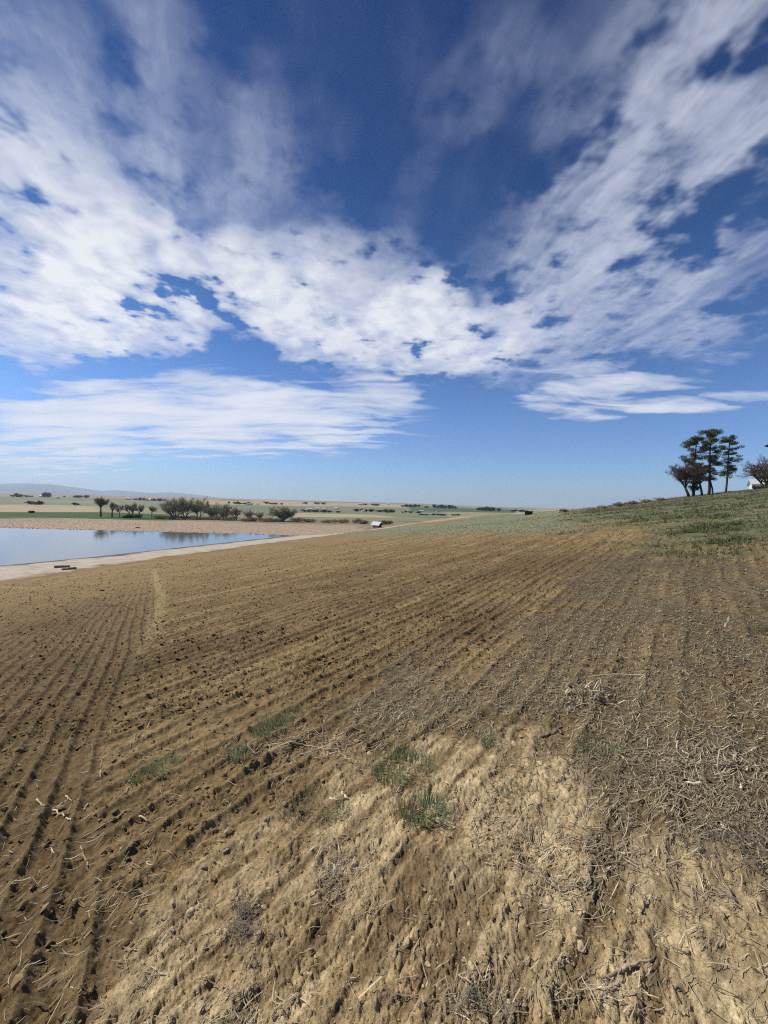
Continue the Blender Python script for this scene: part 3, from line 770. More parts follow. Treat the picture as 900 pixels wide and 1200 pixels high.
# ================================================================== pines and their neighbours on the hill
def crest_point(px, d):
    v = ray(px, 590); return np.array([v[0] / v[1] * d, d])
def pine(seed, height, spread, trunk_r, bottom, bend=(0, 0), col=(.095, .110, .050), second=False, gaps=.15):
    rg = np.random.default_rng(seed); root = empty('pine_tree', (0, 0, 0)); tr = Acc(); cr = Acc()
    n = 10; zz = np.linspace(-.3, height * .96, n)
    def axis(z): f = z / height; return np.array([bend[0] * f + .12 * math.sin(f * 5 + seed), bend[1] * f + .1 * math.cos(f * 4 + seed), z])
    tr.tube([axis(z) for z in zz], np.linspace(trunk_r, .05, n), 8)
    if second:
        tr.tube([np.array([.85, .1, -.2]), np.array([.72, .1, height * .1]), np.array([.35, .05, height * .2]), axis(height * .30)], [.13, .12, .11, .09], 7)
    z = bottom * height; lev = 0
    while z < height * .99:
        f = (z / height - bottom) / (1 - bottom)
        prof = math.sin(min(1, f * 1.35 + .28) * math.pi * .5) * (1 - max(0, f - .72) * 1.9)
        for k in range(rg.integers(2, 5) if f < .85 else 4):
            if rg.random() < gaps: continue
            az_ = rg.uniform(0, 2 * np.pi); L = spread * prof * rg.uniform(.3, 1.05)
            o = axis(z); d = np.array([math.cos(az_), math.sin(az_), rg.uniform(-.05, .35)])
            e = o + d * L; m_ = (o + e) / 2 + np.array([0, 0, -.06 * L])
            tr.tube([o, m_, e], [.05, .035, .02], 4)
            for q in range(rg.integers(2, 4)):
                t = rg.uniform(.55, 1.05); c0 = o + d * L * t + rg.normal(0, .18, 3); rad = rg.uniform(.35, .7) * (.55 + .45 * spread / 2); cc = np.array(col) * rg.uniform(.55, 1.5) * np.array([rg.uniform(.85, 1.25), 1, 1])
                m = 62
                u = rg.normal(0, 1, (m, 3)); u /= np.linalg.norm(u, axis=1)[:, None]; u *= rg.random((m, 1)) ** .4
                base = c0 + u * np.array([rad, rad, rad * .5])
                for b_ in base:
                    dirs = rg.normal(0, 1, (3, 3)) + np.array([0, 0, .5]); dirs /= np.linalg.norm(dirs, axis=1)[:, None]
                    sd_ = rg.normal(0, 1, (3, 3)); sd_ /= np.linalg.norm(sd_, axis=1)[:, None]
                    l_ = rg.uniform(.14, .28)
                    v = np.concatenate([b_ + sd_ * .028, b_ - sd_ * .028, b_ + dirs * l_])
                    cr.add(v, [(0, 3, 6), (1, 4, 7), (2, 5, 8)], cc * rg.uniform(.7, 1.3))
        z += height * rg.uniform(.035, .065); lev += 1
    tr.build('trunk', M_BARK_DARK, root, True); cr.build('crown', M_NEEDLE, root)
    return root
def plant_at(o, px, d, rz=0, sink=.1):
    x, y = crest_point(px, d); o.location = (x, y, float(H(x, y)[0]) - sink); o.rotation_euler = (0, 0, rz); return o
PS = 63 / 451
g = 'trees on the crest of the hill'
for px, d, a, lab in (
    (811.5, 62, dict(seed=3, height=70 * PS, spread=15.5 * PS, trunk_r=.24, bottom=.15, bend=(.2, 0), gaps=.10, col=(.085, .090, .040)), 'dark full pine at the left of the three pines, low branches nearly to the grass'),
    (829.5, 63, dict(seed=8, height=77.5 * PS, spread=13.5 * PS, trunk_r=.22, bottom=.24, bend=(.1, 0), second=True, gaps=.2), 'tallest pine in the middle of the three, with flat top and a curved second stem'),
    (849, 64, dict(seed=14, height=68 * PS, spread=13 * PS, trunk_r=.16, bottom=.30, bend=(.55, 0), gaps=.3, col=(.085, .108, .048)), 'slim open pine at the right of the three, with a bare lower trunk')):
    t = pine(**a); plant_at(t, px, d); tag(t, lab, 'tree', g)
t = bare_tree('bare_tree', 41, 47 * PS, 1.2, .17, clear=.25, lean=(-.45, 0), twig_r=.016, twigs=2800, tcol=(.20, .145, .115)); plant_at(t, 808, 61.5); tag(t, 'leaning bare brown tree spreading out to the left of the pines', 'tree', g)
t = bare_tree('bare_tree', 47, 38 * PS, .8, .13, clear=.4, lean=(-.22, 0), twig_r=.02, twigs=900, tcol=(.075, .07, .04), buds=4, bcol=(.045, .055, .022)); plant_at(t, 822.5, 61); tag(t, 'small dark crooked tree between the first and the tallest pine', 'tree', g)
t = bare_tree('bare_tree', 52, 42 * 76 / 451, 1.25, .2, clear=.2, stems=3, twig_r=.020, twigs=2600, tcol=(.21, .135, .100)); plant_at(t, 896, 74); tag(t, 'wide reddish brown bare tree standing over the white house', 'tree', g)

# ================================================================== bushes
def bush(name, seed, w, h, col, n=420, twig=(.14, .11, .08), leaf=.16, flat=.5):
    rg = np.random.default_rng(seed); root = empty(name, (0, 0, 0)); st = Acc(); lf = Acc()
    for k in range(26):
        a = rg.uniform(0, 6.28); r_ = rg.uniform(.1, 1) * w; e = np.array([r_ * math.cos(a), r_ * math.sin(a) * .8, h * rg.uniform(.5, 1.0) * (1 - .4 * r_ / w)])
        m_ = e * np.array([.35, .35, .55]); st.tube([(0, 0, -.05), m_, e], [.03, .02, .01], 3, cap=False)
    lob = [(rg.uniform(-.6, .6) * w, rg.uniform(-.5, .5) * w, rg.uniform(.3, .7) * h, rg.uniform(.3, .55)) for _ in range(7)]
    for k in range(n):
        lx, ly, lz, lr = lob[rg.integers(0, 7)]; u = rg.normal(0, .5, 3); p = np.array([lx + u[0] * w * lr, ly + u[1] * w * lr, max(.02, lz + u[2] * h * lr * .8)])
        if p[2] > h * 1.08: p[2] = h * rg.uniform(.6, 1.05)
        c = np.array(col) * rg.uniform(.55, 1.5); v = p + rg.normal(0, leaf, (3, 3)) * np.array([1, 1, 1.2]); lf.add(v, [(0, 1, 2)], c)
    st.build('stems', M_BARK, root); lf.build('foliage', M_LEAF, root)
    return root
RUST = (.30, .185, .120); DKG = (.080, .090, .050); GRN = (.13, .14, .08); TAN_ = (.36, .28, .19); DBR = (.22, .170, .125)
BUSH = [ # x, y, half width px, height px, colour, label
 (157, 607, 8, 5, DKG, 'dark low bush under the brown multi-stemmed tree'), (148, 607, 5, 3.5, DKG, 'small dark bush left of the brown multi-stemmed tree'),
 (38, 601.2, 3.2, 2.6, (.05, .04, .032), 'lone dark brown bush on the green crop strip left of the trees'),
 (190, 608, 7, 4, DBR, 'dark brown brush at the left foot of the willow clump'), (240, 609, 10, 4, DBR, 'dark brown brush under the middle of the willow clump'),
 (268, 610, 9, 4.5, DBR, 'brown brush at the right foot of the willow clump'),
 (288, 611, 8, 4, RUST, 'rust red brush right below the small bare trees'), (312, 611.5, 8, 3.6, RUST, 'rust red brush at the left side of the round bush'),
 (350, 612, 8, 5, RUST, 'rust brown brush at the right side of the round bush'), (362, 612, 6, 4, RUST, 'low rust brown brush two bushes right of the round one'),
 (402, 613, 7, 4.5, RUST, 'rust brown brush on the bank left of the grey shrub'), (416, 613, 7, 5.5, DBR, 'taller grey brown shrub left of the white shed'), (426, 614, 5, 4.5, RUST, 'rust brown brush touching the left of the white shed'),
 (449, 614.5, 5, 4.5, RUST, 'rust brown brush right behind the white shed'), (457, 614, 5, 4, RUST, 'low rust brush farther right of the white shed'),
 (207, 608.6, 9, 5, DBR, 'grey brown brush under the wide grey willow'), (225, 608.8, 9, 5, DBR, 'grey brown brush between the tallest willow and its olive neighbour'), (255, 609.4, 9, 6, DBR, 'grey brown brush among the low willows'), (299, 611, 7, 4.5, DBR, 'grey brown brush between the two thin bare trees'), (322, 611.5, 8, 4.5, DBR, 'dark brush under the left side of the large round bush'),
 (386, 613, 8, 4, RUST, 'low rust brush on the bank at the left of the row by the shed'),
]
for i, (px, py, hw, ph, col, lab) in enumerate(BUSH):
    w_, h_ = px_size(px, py, hw * (1.35 if i > 2 else 1.1)), px_size(px, py, ph)
    b_ = bush('bush', 300 + i, w_, h_, col, 900, leaf=.15); stand(b_, px, py, 0, .05); tag(b_, lab, 'bush', 'bushes beyond the pond')
CB = [(883.5, 70, 2.6, 4.5, DKG, 'dark round bush at the left corner of the white house'), (889, 72, 3, 3.5, DKG, 'low dark hedge bush in front of the white house wall'), (895.5, 72, 3, 3, DKG, 'dark bush before the white house nearest the picture edge'),
      (663, 62, 7, 3.2, (.12, .115, .065), 'dull green bush on the skyline at the left start of the hill'), (694, 56, 6, 3, TAN_, 'small dry tan bush on the hill skyline'), (709, 57, 8, 4, TAN_, 'dry tan weed clump on the skyline at a dip of the hill'), (727, 57, 9, 5, (.22, .17, .12), 'grey tan weed clump rising on the skyline left of the pines'),
      (741, 58, 8, 5, (.24, .19, .13), 'tan weed clump in the middle of the hill skyline'), (757, 58, 8, 4.5, TAN_, 'pale weed clump nearest the left of the leaning bare tree'), (775, 59, 7, 4, (.24, .19, .13), 'weed clump at the foot of the hill trees on their left side')]
for i, (px, d, hw, ph, col, lab) in enumerate(CB):
    k = d / 451; b_ = bush('bush', 340 + i, hw * k, ph * k, col, 520, leaf=.055, twig=col); plant_at(b_, px, d, 0, .03); tag(b_, lab, 'bush', 'bushes on the hill')

# ================================================================== rough grass on the hillside, sparse shoots on the green slope
M_GRASS = attr_material('grass_blades', .15, 8.0, 0)
def translucent(m, f):
    nt = m.node_tree; n = Nodes(nt); b = nt.nodes['Principled BSDF']; t = n.new('ShaderNodeBsdfTranslucent'); x = n.new('ShaderNodeMixShader'); x.inputs[0].default_value = f
    nt.links.new(b.inputs['Base Color'].links[0].from_socket, t.inputs['Color']); out = nt.nodes['Material Output']
    nt.links.new(b.outputs[0], x.inputs[1]); nt.links.new(t.outputs[0], x.inputs[2]); nt.links.new(x.outputs[0], out.inputs['Surface'])
translucent(M_GRASS, .45); translucent(M_LEAF, .3)
def blade_field(name, pts, hgt, wid, cols, per, seed, lean=.5):
    rg = np.random.default_rng(seed); n = len(pts)
    P_ = np.repeat(pts, per, 0); h_ = np.repeat(hgt, per) * rg.uniform(.5, 1.2, n * per); c_ = np.repeat(cols, per, 0) * rg.uniform(.65, 1.35, (n * per, 1)); w_ = np.repeat(wid, per) * rg.uniform(.6, 1.3, n * per)
    off = rg.normal(0, .45, (n * per, 2)) * h_[:, None]
    base = P_ + np.column_stack([off * .6, np.zeros(n * per)])
    a = rg.uniform(0, 2 * np.pi, n * per); sx = np.column_stack([np.cos(a), np.sin(a), np.zeros(n * per)]) * w_[:, None]
    ld = rg.normal(0, lean, (n * per, 2)); tip = base + np.column_stack([ld * h_[:, None], h_])
    midp = base * .5 + tip * .5 + np.column_stack([-ld * h_[:, None] * .15, h_ * .08])
    v = np.stack([base - sx, base + sx, midp - sx * .75, midp + sx * .75, tip], 1).reshape(-1, 3)
    i = np.arange(n * per)[:, None] * 5
    f = np.vstack([i + [0, 1, 3], i + [0, 3, 2], i + [2, 3, 4]])
    o = mesh_np(name, v, f, np.repeat(c_, 5, 0), [M_GRASS], False); tag(o, kind='stuff'); return o
def scatter(n, rmin, rmax, amin, amax, seed, p=1.0):
    rg = np.random.default_rng(seed); r_ = rmin * (rmax / rmin) ** rg.random(n); a = np.radians(rg.uniform(amin, amax, n))
    return np.sin(a) * r_, np.cos(a) * r_, rg
x, y, rg = scatter(60000, 8, 110, 8, 52, 5)
k = rg.random(len(x)) < mask_at('grass', x, y) ** 2 * (.25 + .75 * sst(-.25, .3, fbm(x / 2.2, y / 1.4, 4))); x, y = x[k], y[k]
n1 = fbm(x / 3.5, y / 1.6, 4, .6); n2 = fbm(x / .7, y / .4, 3, .6); gsel = sst(-.05, .35, n1 + .4 * n2)[:, None]
cg = np.array([.080, .115, .036]) * gsel + np.array([.24, .21, .12]) * (1 - gsel)
dr = rg.random(len(x))[:, None] < .22; cg = np.where(dr, np.array([.33, .28, .17]), cg)
hh = (.06 + .08 * gsel[:, 0]) * rg.uniform(.6, 1.4, len(x)); d_ = np.hypot(x, y)
blade_field('grass', np.column_stack([x, y, H(x, y) - .02]), hh * 1.1, .006 + .00035 * d_, cg, 6, 6)
x, y, rg = scatter(26000, 18, 160, -8, 42, 15)
k = rg.random(len(x)) < .7 * mask_at('green', x, y); x, y = x[k], y[k]; d_ = np.hypot(x, y)
blade_field('grass_shoots', np.column_stack([x, y, H(x, y) - .01]), np.full(len(x), .06), .004 + .0003 * d_, np.where(rg.random((len(x), 1)) < .7, np.array([.15, .20, .11]), np.array([.26, .21, .13])), 4, 16)
x, y, rg = scatter(9000, 48, 95, 24, 47, 25)
k = rg.random(len(x)) < mask_at('grass', x, y) * sst(-.1, .4, fbm(x / 6, y / 6, 3)); x, y = x[k], y[k]
blade_field('dry_weeds', np.column_stack([x, y, H(x, y) - .03]), np.full(len(x), .32) * rg.uniform(.4, 1.3, len(x)), np.full(len(x), .014), np.array([.27, .215, .14]) * rg.uniform(.6, 1.2, (len(x), 1)), 5, 26, .3)

# ================================================================== grass tufts on the bare soil
def tuft(name, seed, w, h, n, col, dead=0, dcol=(.40, .31, .18), lean=1.0):
    rg = np.random.default_rng(seed); root = empty(name, (0, 0, 0))
    def blades(nm, n, col, cx, hs, spread):
        A = Acc()
        for k in range(n):
            a = rg.uniform(0, 6.283); r_ = w * .5 * spread * math.sqrt(rg.random()); b = np.array([cx + r_ * math.cos(a), r_ * .8 * math.sin(a), -.01])
            out = np.array([math.cos(a), math.sin(a), 0]) * rg.uniform(0, 1) * lean + np.append(rg.normal(0, .25, 2), 0)
            L = h * hs * rg.uniform(.45, 1.15); wd = rg.uniform(.0009, .0021)
            p1 = b + np.array([0, 0, .55 * L]) + out * L * .25; p2 = b + np.array([0, 0, .92 * L]) + out * L * .75
            s_ = np.array([-math.sin(a + .6), math.cos(a + .6), 0]) * wd
            A.add([b - s_, b + s_, p1 - s_ * .9, p1 + s_ * .9, p2], [(0, 1, 3), (0, 3, 2), (2, 3, 4)], np.array(col) * rg.uniform(.6, 1.4))
        return A.build(nm, M_GRASS, root)
    blades('green_blades', n, col, .12 * w * (dead > 0), 1.0, 1.0)
    if dead: blades('dead_blades', dead, dcol, -.28 * w, .8, .55)
    return root
GB = (.225, .280, .150); GD = (.185, .240, .122); GL = (.30, .325, .20)
TUFTS = [ # x, y, width px, height px, blades, colour, dead blades, label
 (462, 904, 58, 26, 330, GD, 30, 'largest dark green grass tuft, in the middle of the bare bank'),
 (488, 957, 46, 28, 260, GB, 170, 'grass tuft half dead, with straw coloured blades on its left half'),
 (315, 857, 34, 24, 230, GD, 0, 'dense dark green grass tuft left of the tan broken stalks'),
 (336, 839, 26, 12, 110, GD, 10, 'thin green grass strip right behind the dense dark tuft'),
 (188, 900, 26, 16, 110, GB, 10, 'small green tuft, right one of the close pair on the dark soil'),
 (160, 910, 24, 18, 110, GD, 10, 'small green tuft, left one of the close pair on the dark soil'),
 (151, 789, 16, 8, 45, GB, 6, 'faint small green tuft beside the pale wheel track'),
 (92, 783, 16, 10, 45, GB, 6, 'faint small green tuft among the left furrows'),
 (274, 889, 22, 18, 110, GB, 10, 'narrow green tuft just left of the tan broken stalks'),
 (346, 948, 40, 18, 120, GL, 40, 'pale sparse green tuft above the grey dead mat'),
 (386, 957, 30, 16, 100, GB, 30, 'green tuft beside two white husk scraps'),
 (576, 871, 28, 14, 120, GB, 10, 'small bright green tuft alone on the bare clay top'),
 (693, 878, 40, 20, 150, GB, 30, 'green tuft below the pile of broken corn stalks'),
 (438, 833, 30, 10, 80, GL, 20, 'flat pale green tuft at the top edge of the clay'),
 (434, 864, 20, 16, 60, GB, 20, 'thin green tuft just above the largest dark tuft'),
 (592, 922, 34, 12, 80, GL, 30, 'sparse grey green tuft right of the largest tuft'),
 (256, 836, 24, 10, 60, GL, 20, 'pale sparse green tuft left behind the dense dark tuft'),
 (403, 827, 20, 12, 60, GL, 20, 'thin pale green tuft at the end of the furrows'),
 (74, 856, 18, 10, 45, GL, 20, 'faint pale green tuft in the left furrows nearest the picture edge'),
 (482, 846, 22, 10, 60, GL, 20, 'faint greyish tuft at the rear edge of the clay'),
 (847, 657, 12, 7, 60, (.10, .15, .05), 0, 'bright green tuft standing at the foot of the grassy hillside'),
 (798, 630, 12, 5, 60, GD, 0, 'dark green tuft alone below the hillside grass'),
 (626, 739, 12, 6, 40, GD, 6, 'small dark green tuft between furrows and straw'),
 (888, 741, 22, 14, 70, (.11, .12, .06), 40, 'dull green tuft in the straw at the picture edge'),
 (198, 843, 16, 8, 40, GL, 10, 'tiny pale tuft on the soil right of the wheel track'),
 (262, 940, 22, 10, 50, GL, 20, 'thin pale tuft on dark soil above the clay ribs'),
]
for i, (px, py, pw, ph, nb, col, dead, lab) in enumerate(TUFTS):
    w_, h_ = px_size(px, py, pw) * 1.25, px_size(px, py, ph) * .88
    t = tuft('grass_tuft', 500 + i, w_, h_, int(nb * 1.6), col, dead); stand(t, px, py, 0, .004); tag(t, lab, 'grass tuft', 'grass tufts on the bare soil')

# ================================================================== clods
def ico(sub):
    import bmesh
    bm = bmesh.new(); bmesh.ops.create_icosphere(bm, subdivisions=sub, radius=1.0)
    v = np.array([q.co[:] for q in bm.verts]); f = np.array([[q.index for q in fc.verts] for fc in bm.faces]); bm.free(); return v, f
V1, F1 = ico(1); V2, F2 = ico(2); V3, F3 = ico(3)
def lump(v, seed, amp=.35, flat=.62):
    rg = np.random.default_rng(seed); out = v.copy(); s = np.ones(len(v))
    for k in range(7):
        d = unit(rg.normal(0, 1, 3)); off = rg.uniform(.35, .8); t = v @ d; s = np.where(t > off, s * (off / np.maximum(t, .01)) ** .9, s)     # knocked-off faces
    s = s + amp * .35 * (fbm(v[:, 0] * 1.7 + seed, v[:, 1] * 1.7 + v[:, 2] * 1.3, 3))
    out = v * s[:, None]; return out * np.array([1.15, .9, flat])
def many(name, pts, size, cols, V, F, seed, mat, sink=.25, smooth=False):
    rg = np.random.default_rng(seed); n = len(pts); var = [lump(V, seed + k) for k in range(10)]
    pick = rg.integers(0, 10, n); T = np.stack(var)[pick]
    a = rg.uniform(0, 6.283, n); c, s = np.cos(a), np.sin(a); tx = rg.normal(0, .3, n)
    x = T[:, :, 0] * c[:, None] - T[:, :, 1] * s[:, None]; y = T[:, :, 0] * s[:, None] + T[:, :, 1] * c[:, None]; z = T[:, :, 2] + x * tx[:, None]
    v = np.stack([x, y, z], -1) * size[:, None, None] + pts[:, None]; v[:, :, 2] += (size * (.5 - sink))[:, None]
    f = (F[None] + (np.arange(n) * len(V))[:, None, None]).reshape(-1, 3)
    o = mesh_np(name, v.reshape(-1, 3), f, np.repeat(cols, len(V), 0), [mat], smooth); tag(o, kind='stuff'); return o
M_CLOD = attr_material('clods', .25, 90.0, .5, 240.0, .97, .004)
def soil_col(x, y, rg):
    c = np.where(rg.random((len(x), 1)) < mask_at('clay', x, y)[:, None], np.array([.43, .32, .18]), np.array([.235, .160, .078])); return c * rg.uniform(.6, 1.25, (len(x), 1))
x, y, rg = scatter(34000, .95, 18, -52, 52, 31)
dens = mask_at('soil', x, y) * (1 - .55 * mask_at('straw', x, y)) * (1 - .25 * mask_at('clay', x, y)) * (.35 + .65 * sst(-.2, .35, fbm(x / .7, y / .7, 3)))
k = rg.random(len(x)) < dens; x, y = x[k], y[k]; d_ = np.hypot(x, y)
sz = np.minimum(.0022 * (1 - rg.random(len(x))) ** -.62, .022) * (1 + .35 * np.minimum(d_, 12) / 4)
sz = np.where(mask_at('clay', x, y) > .4, np.minimum(sz, .0035 + .0045 * rg.random(len(x))), sz)
many('soil_crumbs', np.column_stack([x, y, H(x, y)]), sz, soil_col(x, y, rg), V1, F1, 33, M_CLOD)
x, y, rg = scatter(1800, .95, 12, -52, 52, 41)
k = rg.random(len(x)) < mask_at('soil', x, y) * (1 - .7 * mask_at('straw', x, y)) * (1 - .85 * mask_at('clay', x, y)); x, y = x[k], y[k]; d_ = np.hypot(x, y)
sz = np.minimum(.006 * (1 - rg.random(len(x))) ** -.4, .022) * (1 + .15 * d_ / 4)
many('soil_clods', np.column_stack([x, y, H(x, y)]), sz, soil_col(x, y, rg), V2, F2, 43, M_CLOD, .35)
# riprap on the dam face
rg = np.random.default_rng(51); n_ = 9000; x = rg.uniform(-150, -4, n_); sd_ = rg.uniform(-.2, 29, n_); y = 101 + .012 * np.maximum(x + 60, 0) + sd_
sz = rg.uniform(.08, .26, n_) * (1 - .4 * sst(0, 4, sd_)); rc = np.array([.47, .36, .255]) * rg.uniform(.7, 1.2, (n_, 1)) + rg.normal(0, .015, (n_, 3)); rc = np.where(sd_[:, None] < .35, rc * .45, rc)
many('bank_stones', np.column_stack([x, y, H(x, y)]), sz, rc.clip(.05, .8), V1, F1, 53, M_GRAVEL, .45)

x, y, rg = scatter(44000, 4, 45, -50, 46, 45)
k = rg.random(len(x)) < mask_at('soil', x, y) * (1 - .5 * mask_at('straw', x, y)) * (.25 + .75 * sst(-.2, .35, fbm(x / 1.1, y / 1.1, 3))); x, y = x[k], y[k]; d_ = np.hypot(x, y)
many('loose_soil', np.column_stack([x, y, H(x, y)]), np.minimum(.010 * (1 - rg.random(len(x))) ** -.5, .035) * (.6 + d_ / 26), soil_col(x, y, rg) * np.array([.95, .91, .75]), V1, F1, 46, M_CLOD)
# single pale clay clods that can be told from the crumbs
rg = np.random.default_rng(61)
protos = []
for k in range(7):
    me = mesh_np('clay_clod', lump(V3, 70 + k, .5, .5) * .5, F3, np.array([.47, .365, .215]) * np.ones((len(V3), 1)) * (1 + .12 * fbm(V3[:, 0] * 3 + k, V3[:, 1] * 3, 3))[:, None], [M_CLOD], True); protos.append(me)
CL = [(640, 905, 10, 9), (655, 902, 8, 6), (662, 915, 8, 4), (636, 1075, 6, 3), (725, 1057, 14, 5), (735, 1068, 12, 4), (727, 1088, 13, 3), (748, 1055, 9, 5), (690, 1140, 20, 3), (685, 1110, 13, 5), (676, 1085, 10, 5), (528, 1012, 9, 6), (545, 968, 9, 7), (556, 955, 9, 5), (540, 935, 8, 4),
      (605, 878, 10, 6), (490, 862, 12, 6), (545, 1090, 10, 6), (560, 1130, 11, 5), (480, 1130, 11, 5), (520, 1160, 11, 5), (600, 1180, 11, 4), (775, 1015, 10, 5), (850, 1060, 9, 5), (830, 1035, 9, 4), (300, 1085, 10, 7), (310, 1060, 9, 5), (205, 1100, 11, 6), (230, 1080, 10, 6), (270, 1055, 10, 6), (330, 1020, 9, 6), (350, 1140, 10, 5), (420, 1030, 9, 5), (415, 1115, 9, 5), (640, 1150, 10, 4), (770, 1110, 12, 4), (810, 1120, 10, 4), (420, 668, 4, 1), (860, 1150, 10, 4), (500, 1060, 9, 4)]
first = set()
for px, py, s_, n_ in CL:
    for q in range(max(1, int(n_ * .6))):
        x, y = at(px + rg.normal(0, 11 if n_ > 1 else 0), min(1205, py + rg.normal(0, 9 if n_ > 1 else 0))); k = int(rg.integers(0, 7))
        o = protos[k] if k not in first else protos[k].copy()
        if k in first: COL.objects.link(o)
        first.add(k)
        s = s_ / 451 * y * rg.uniform(.35, 1.0) * 1.05; o.scale = (s, s * rg.uniform(.8, 1.1), s * rg.uniform(.7, 1.1)); o.rotation_euler = (rg.normal(0, .2), rg.normal(0, .2), rg.uniform(0, 6.28))
        o.location = (x, y, float(H(x, y)[0]) + s * .06)
        tag(o, 'pale dry clay clod lying loose on the bare clay bank', 'clod', 'pale clay clods')

# ================================================================== straw
M_STRAW = attr_material('straw', .2, 40.0, 0)
def straw_mat(name, x, y, rg, lmin, lmax, r0, r1, cols, seed, lift=.012):
    n = len(x); L = rg.uniform(lmin, lmax, n) * rg.uniform(.5, 1, n); a = rg.uniform(0, np.pi, n); a = np.where(rg.random(n) < .45, rg.normal(R(35), .5, n), a)
    t = np.linspace(-.5, .5, 4); bend = rg.normal(0, .06, n); rad = rg.uniform(r0, r1, n)
    cx = x[:, None] + (np.cos(a)[:, None] * t - np.sin(a)[:, None] * bend[:, None] * (t ** 2 - .1) * 2) * L[:, None]
    cy = y[:, None] + (np.sin(a)[:, None] * t + np.cos(a)[:, None] * bend[:, None] * (t ** 2 - .1) * 2) * L[:, None]
    g_ = H(cx.ravel(), cy.ravel()).reshape(n, 4); tilt = rg.normal(0, .13, n)
    base = np.maximum(g_.mean(1)[:, None], g_ - .004) * .6 + g_ * .4
    cz = base + rad[:, None] + rg.uniform(0, lift, n)[:, None] + np.abs(tilt)[:, None] * (t[None] + .5) * L[:, None] * .5
    px_ = -np.sin(a)[:, None]; py_ = np.cos(a)[:, None]; rad = rad * (.75 + np.hypot(x, y) / 5.0); rr_ = rad[:, None] * np.array([.8, 1, 1, .7])
    ring = []
    for q in range(3):
        an = 2 * np.pi * q / 3 + .5
        ring.append(np.stack([cx + px_ * math.cos(an) * rr_, cy + py_ * math.cos(an) * rr_, cz + math.sin(an) * rr_], -1))
    v = np.stack(ring, 2).reshape(n, 12, 3)
    f = []
    for s_ in range(3):
        for q in range(3):
            A_, B_ = s_ * 3 + q, s_ * 3 + (q + 1) % 3; f += [(A_, B_, B_ + 3), (A_, B_ + 3, A_ + 3)]
    f = (np.array(f)[None] + (np.arange(n) * 12)[:, None, None]).reshape(-1, 3)
    o = mesh_np(name, v.reshape(-1, 3), f, np.repeat(cols, 12, 0), [M_STRAW], False); tag(o, kind='stuff'); return o
def straw_cols(n, rg):
    pal = np.array([(.37, .305, .195), (.28, .235, .16), (.45, .37, .24), (.18, .15, .105), (.62, .53, .37)]); return pal[rg.choice(5, n, p=[.33, .28, .2, .14, .05])] * rg.uniform(.75, 1.2, (n, 1))
x, y, rg = scatter(150000, 1.2, 26, -50, 52, 81)
m_ = mask_at('straw', x, y) * (.7 + .3 * sst(-.3, .3, fbm(x / .5, y / .5, 3))) + (.12 + .12 * sst(3, 7, np.hypot(x, y))) * mask_at('soil', x, y) * (1 - mask_at('left', x, y)) * (.3 + sst(-.1, .4, fbm(x / .8 + 7, y / .8, 3))) * (1 - .75 * mask_at('clay', x, y)) + .045 * mask_at('left', x, y)
k = rg.random(len(x)) < m_; x, y = x[k], y[k]; d_ = np.hypot(x, y)
straw_mat('straw_litter', x, y, rg, .025, .12, .0008, .0019, straw_cols(len(x), rg), 82)
# stubble left short on patches of the clay and in the straw
def patch(n, spots, seed):
    rg = np.random.default_rng(seed); X = []; Y = []
    for px, py, sx, sy, w in spots:
        for k in range(int(n * w)):
            q = at(px + rg.normal(0, sx), min(1210, py + rg.normal(0, sy))); X.append(q[0]); Y.append(q[1])
    return np.array(X), np.array(Y), rg
x, y, rg = patch(100, [(600, 985, 30, 22, 1.6), (660, 1040, 22, 14, 1.0), (380, 870, 40, 12, 2.2), (310, 880, 26, 8, 1.0), (560, 940, 26, 20, .8), (640, 1000, 40, 20, .8), (560, 1170, 20, 20, .6), (835, 895, 14, 10, .8), (700, 1170, 50, 14, .9), (420, 905, 20, 16, .5), (395, 1020, 14, 22, .7), (300, 1180, 20, 16, .4)], 91)
straw_mat('stubble', x, y, rg, .03, .10, .0010, .0022, straw_cols(len(x), rg) * 1.1, 92, .02)
# grey mats of dead grass
x, y, rg = patch(100, [(286, 1082, 9, 15, 1.4), (390, 1020, 12, 18, 1.0), (720, 905, 30, 14, 2.0), (865, 990, 30, 26, 3.0), (560, 1185, 34, 14, 1.0)], 95)
straw_mat('dead_grass', x, y, rg, .03, .09, .0006, .0012, np.array([.20, .170, .140]) * rg.uniform(.6, 1.3, (len(x), 1)), 96, .03)

# ================================================================== stalks and husks that stand out one by one
def stalk(name, pts, rad_px, col, label, cat, lift=.006, sides=6, up=None, flat=1.0):
    w = []
    for i, (px, py) in enumerate(pts):
        x, y = at(px, py); z = float(H(x, y)[0]) + lift
        w.append((x, y, z))
    w = np.array(w); org = w[0].copy(); org[2] -= lift
    if up is not None: w[:, 2] = w[0, 2] + np.array(up)
    r_ = .72 * rad_px / 451 * w[:, 1].mean()
    t = np.linspace(0, len(w) - 1, (len(w) - 1) * 4 + 1); sm = np.stack([np.interp(t, np.arange(len(w)), w[:, q]) for q in range(3)], 1)
    rg = np.random.default_rng(int(pts[0][0] * 7 + pts[0][1])); sm[1:-1] += rg.normal(0, r_ * .7, (len(sm) - 2, 3))
    rad = r_ * (1 + .22 * rg.normal(0, 1, len(sm))).clip(.55, 1.5); rad[-1] *= .6
    A = Acc(); A.tube(sm - org, rad, sides, np.array(col))
    o = A.build(name, M_STRAW, None, True, tuple(org)); tag(o, label, cat, 'stalks and husks on the soil'); return o
PW = (.54, .46, .32); PT = (.42, .345, .225); PG = (.31, .265, .195); PD = (.20, .16, .12)
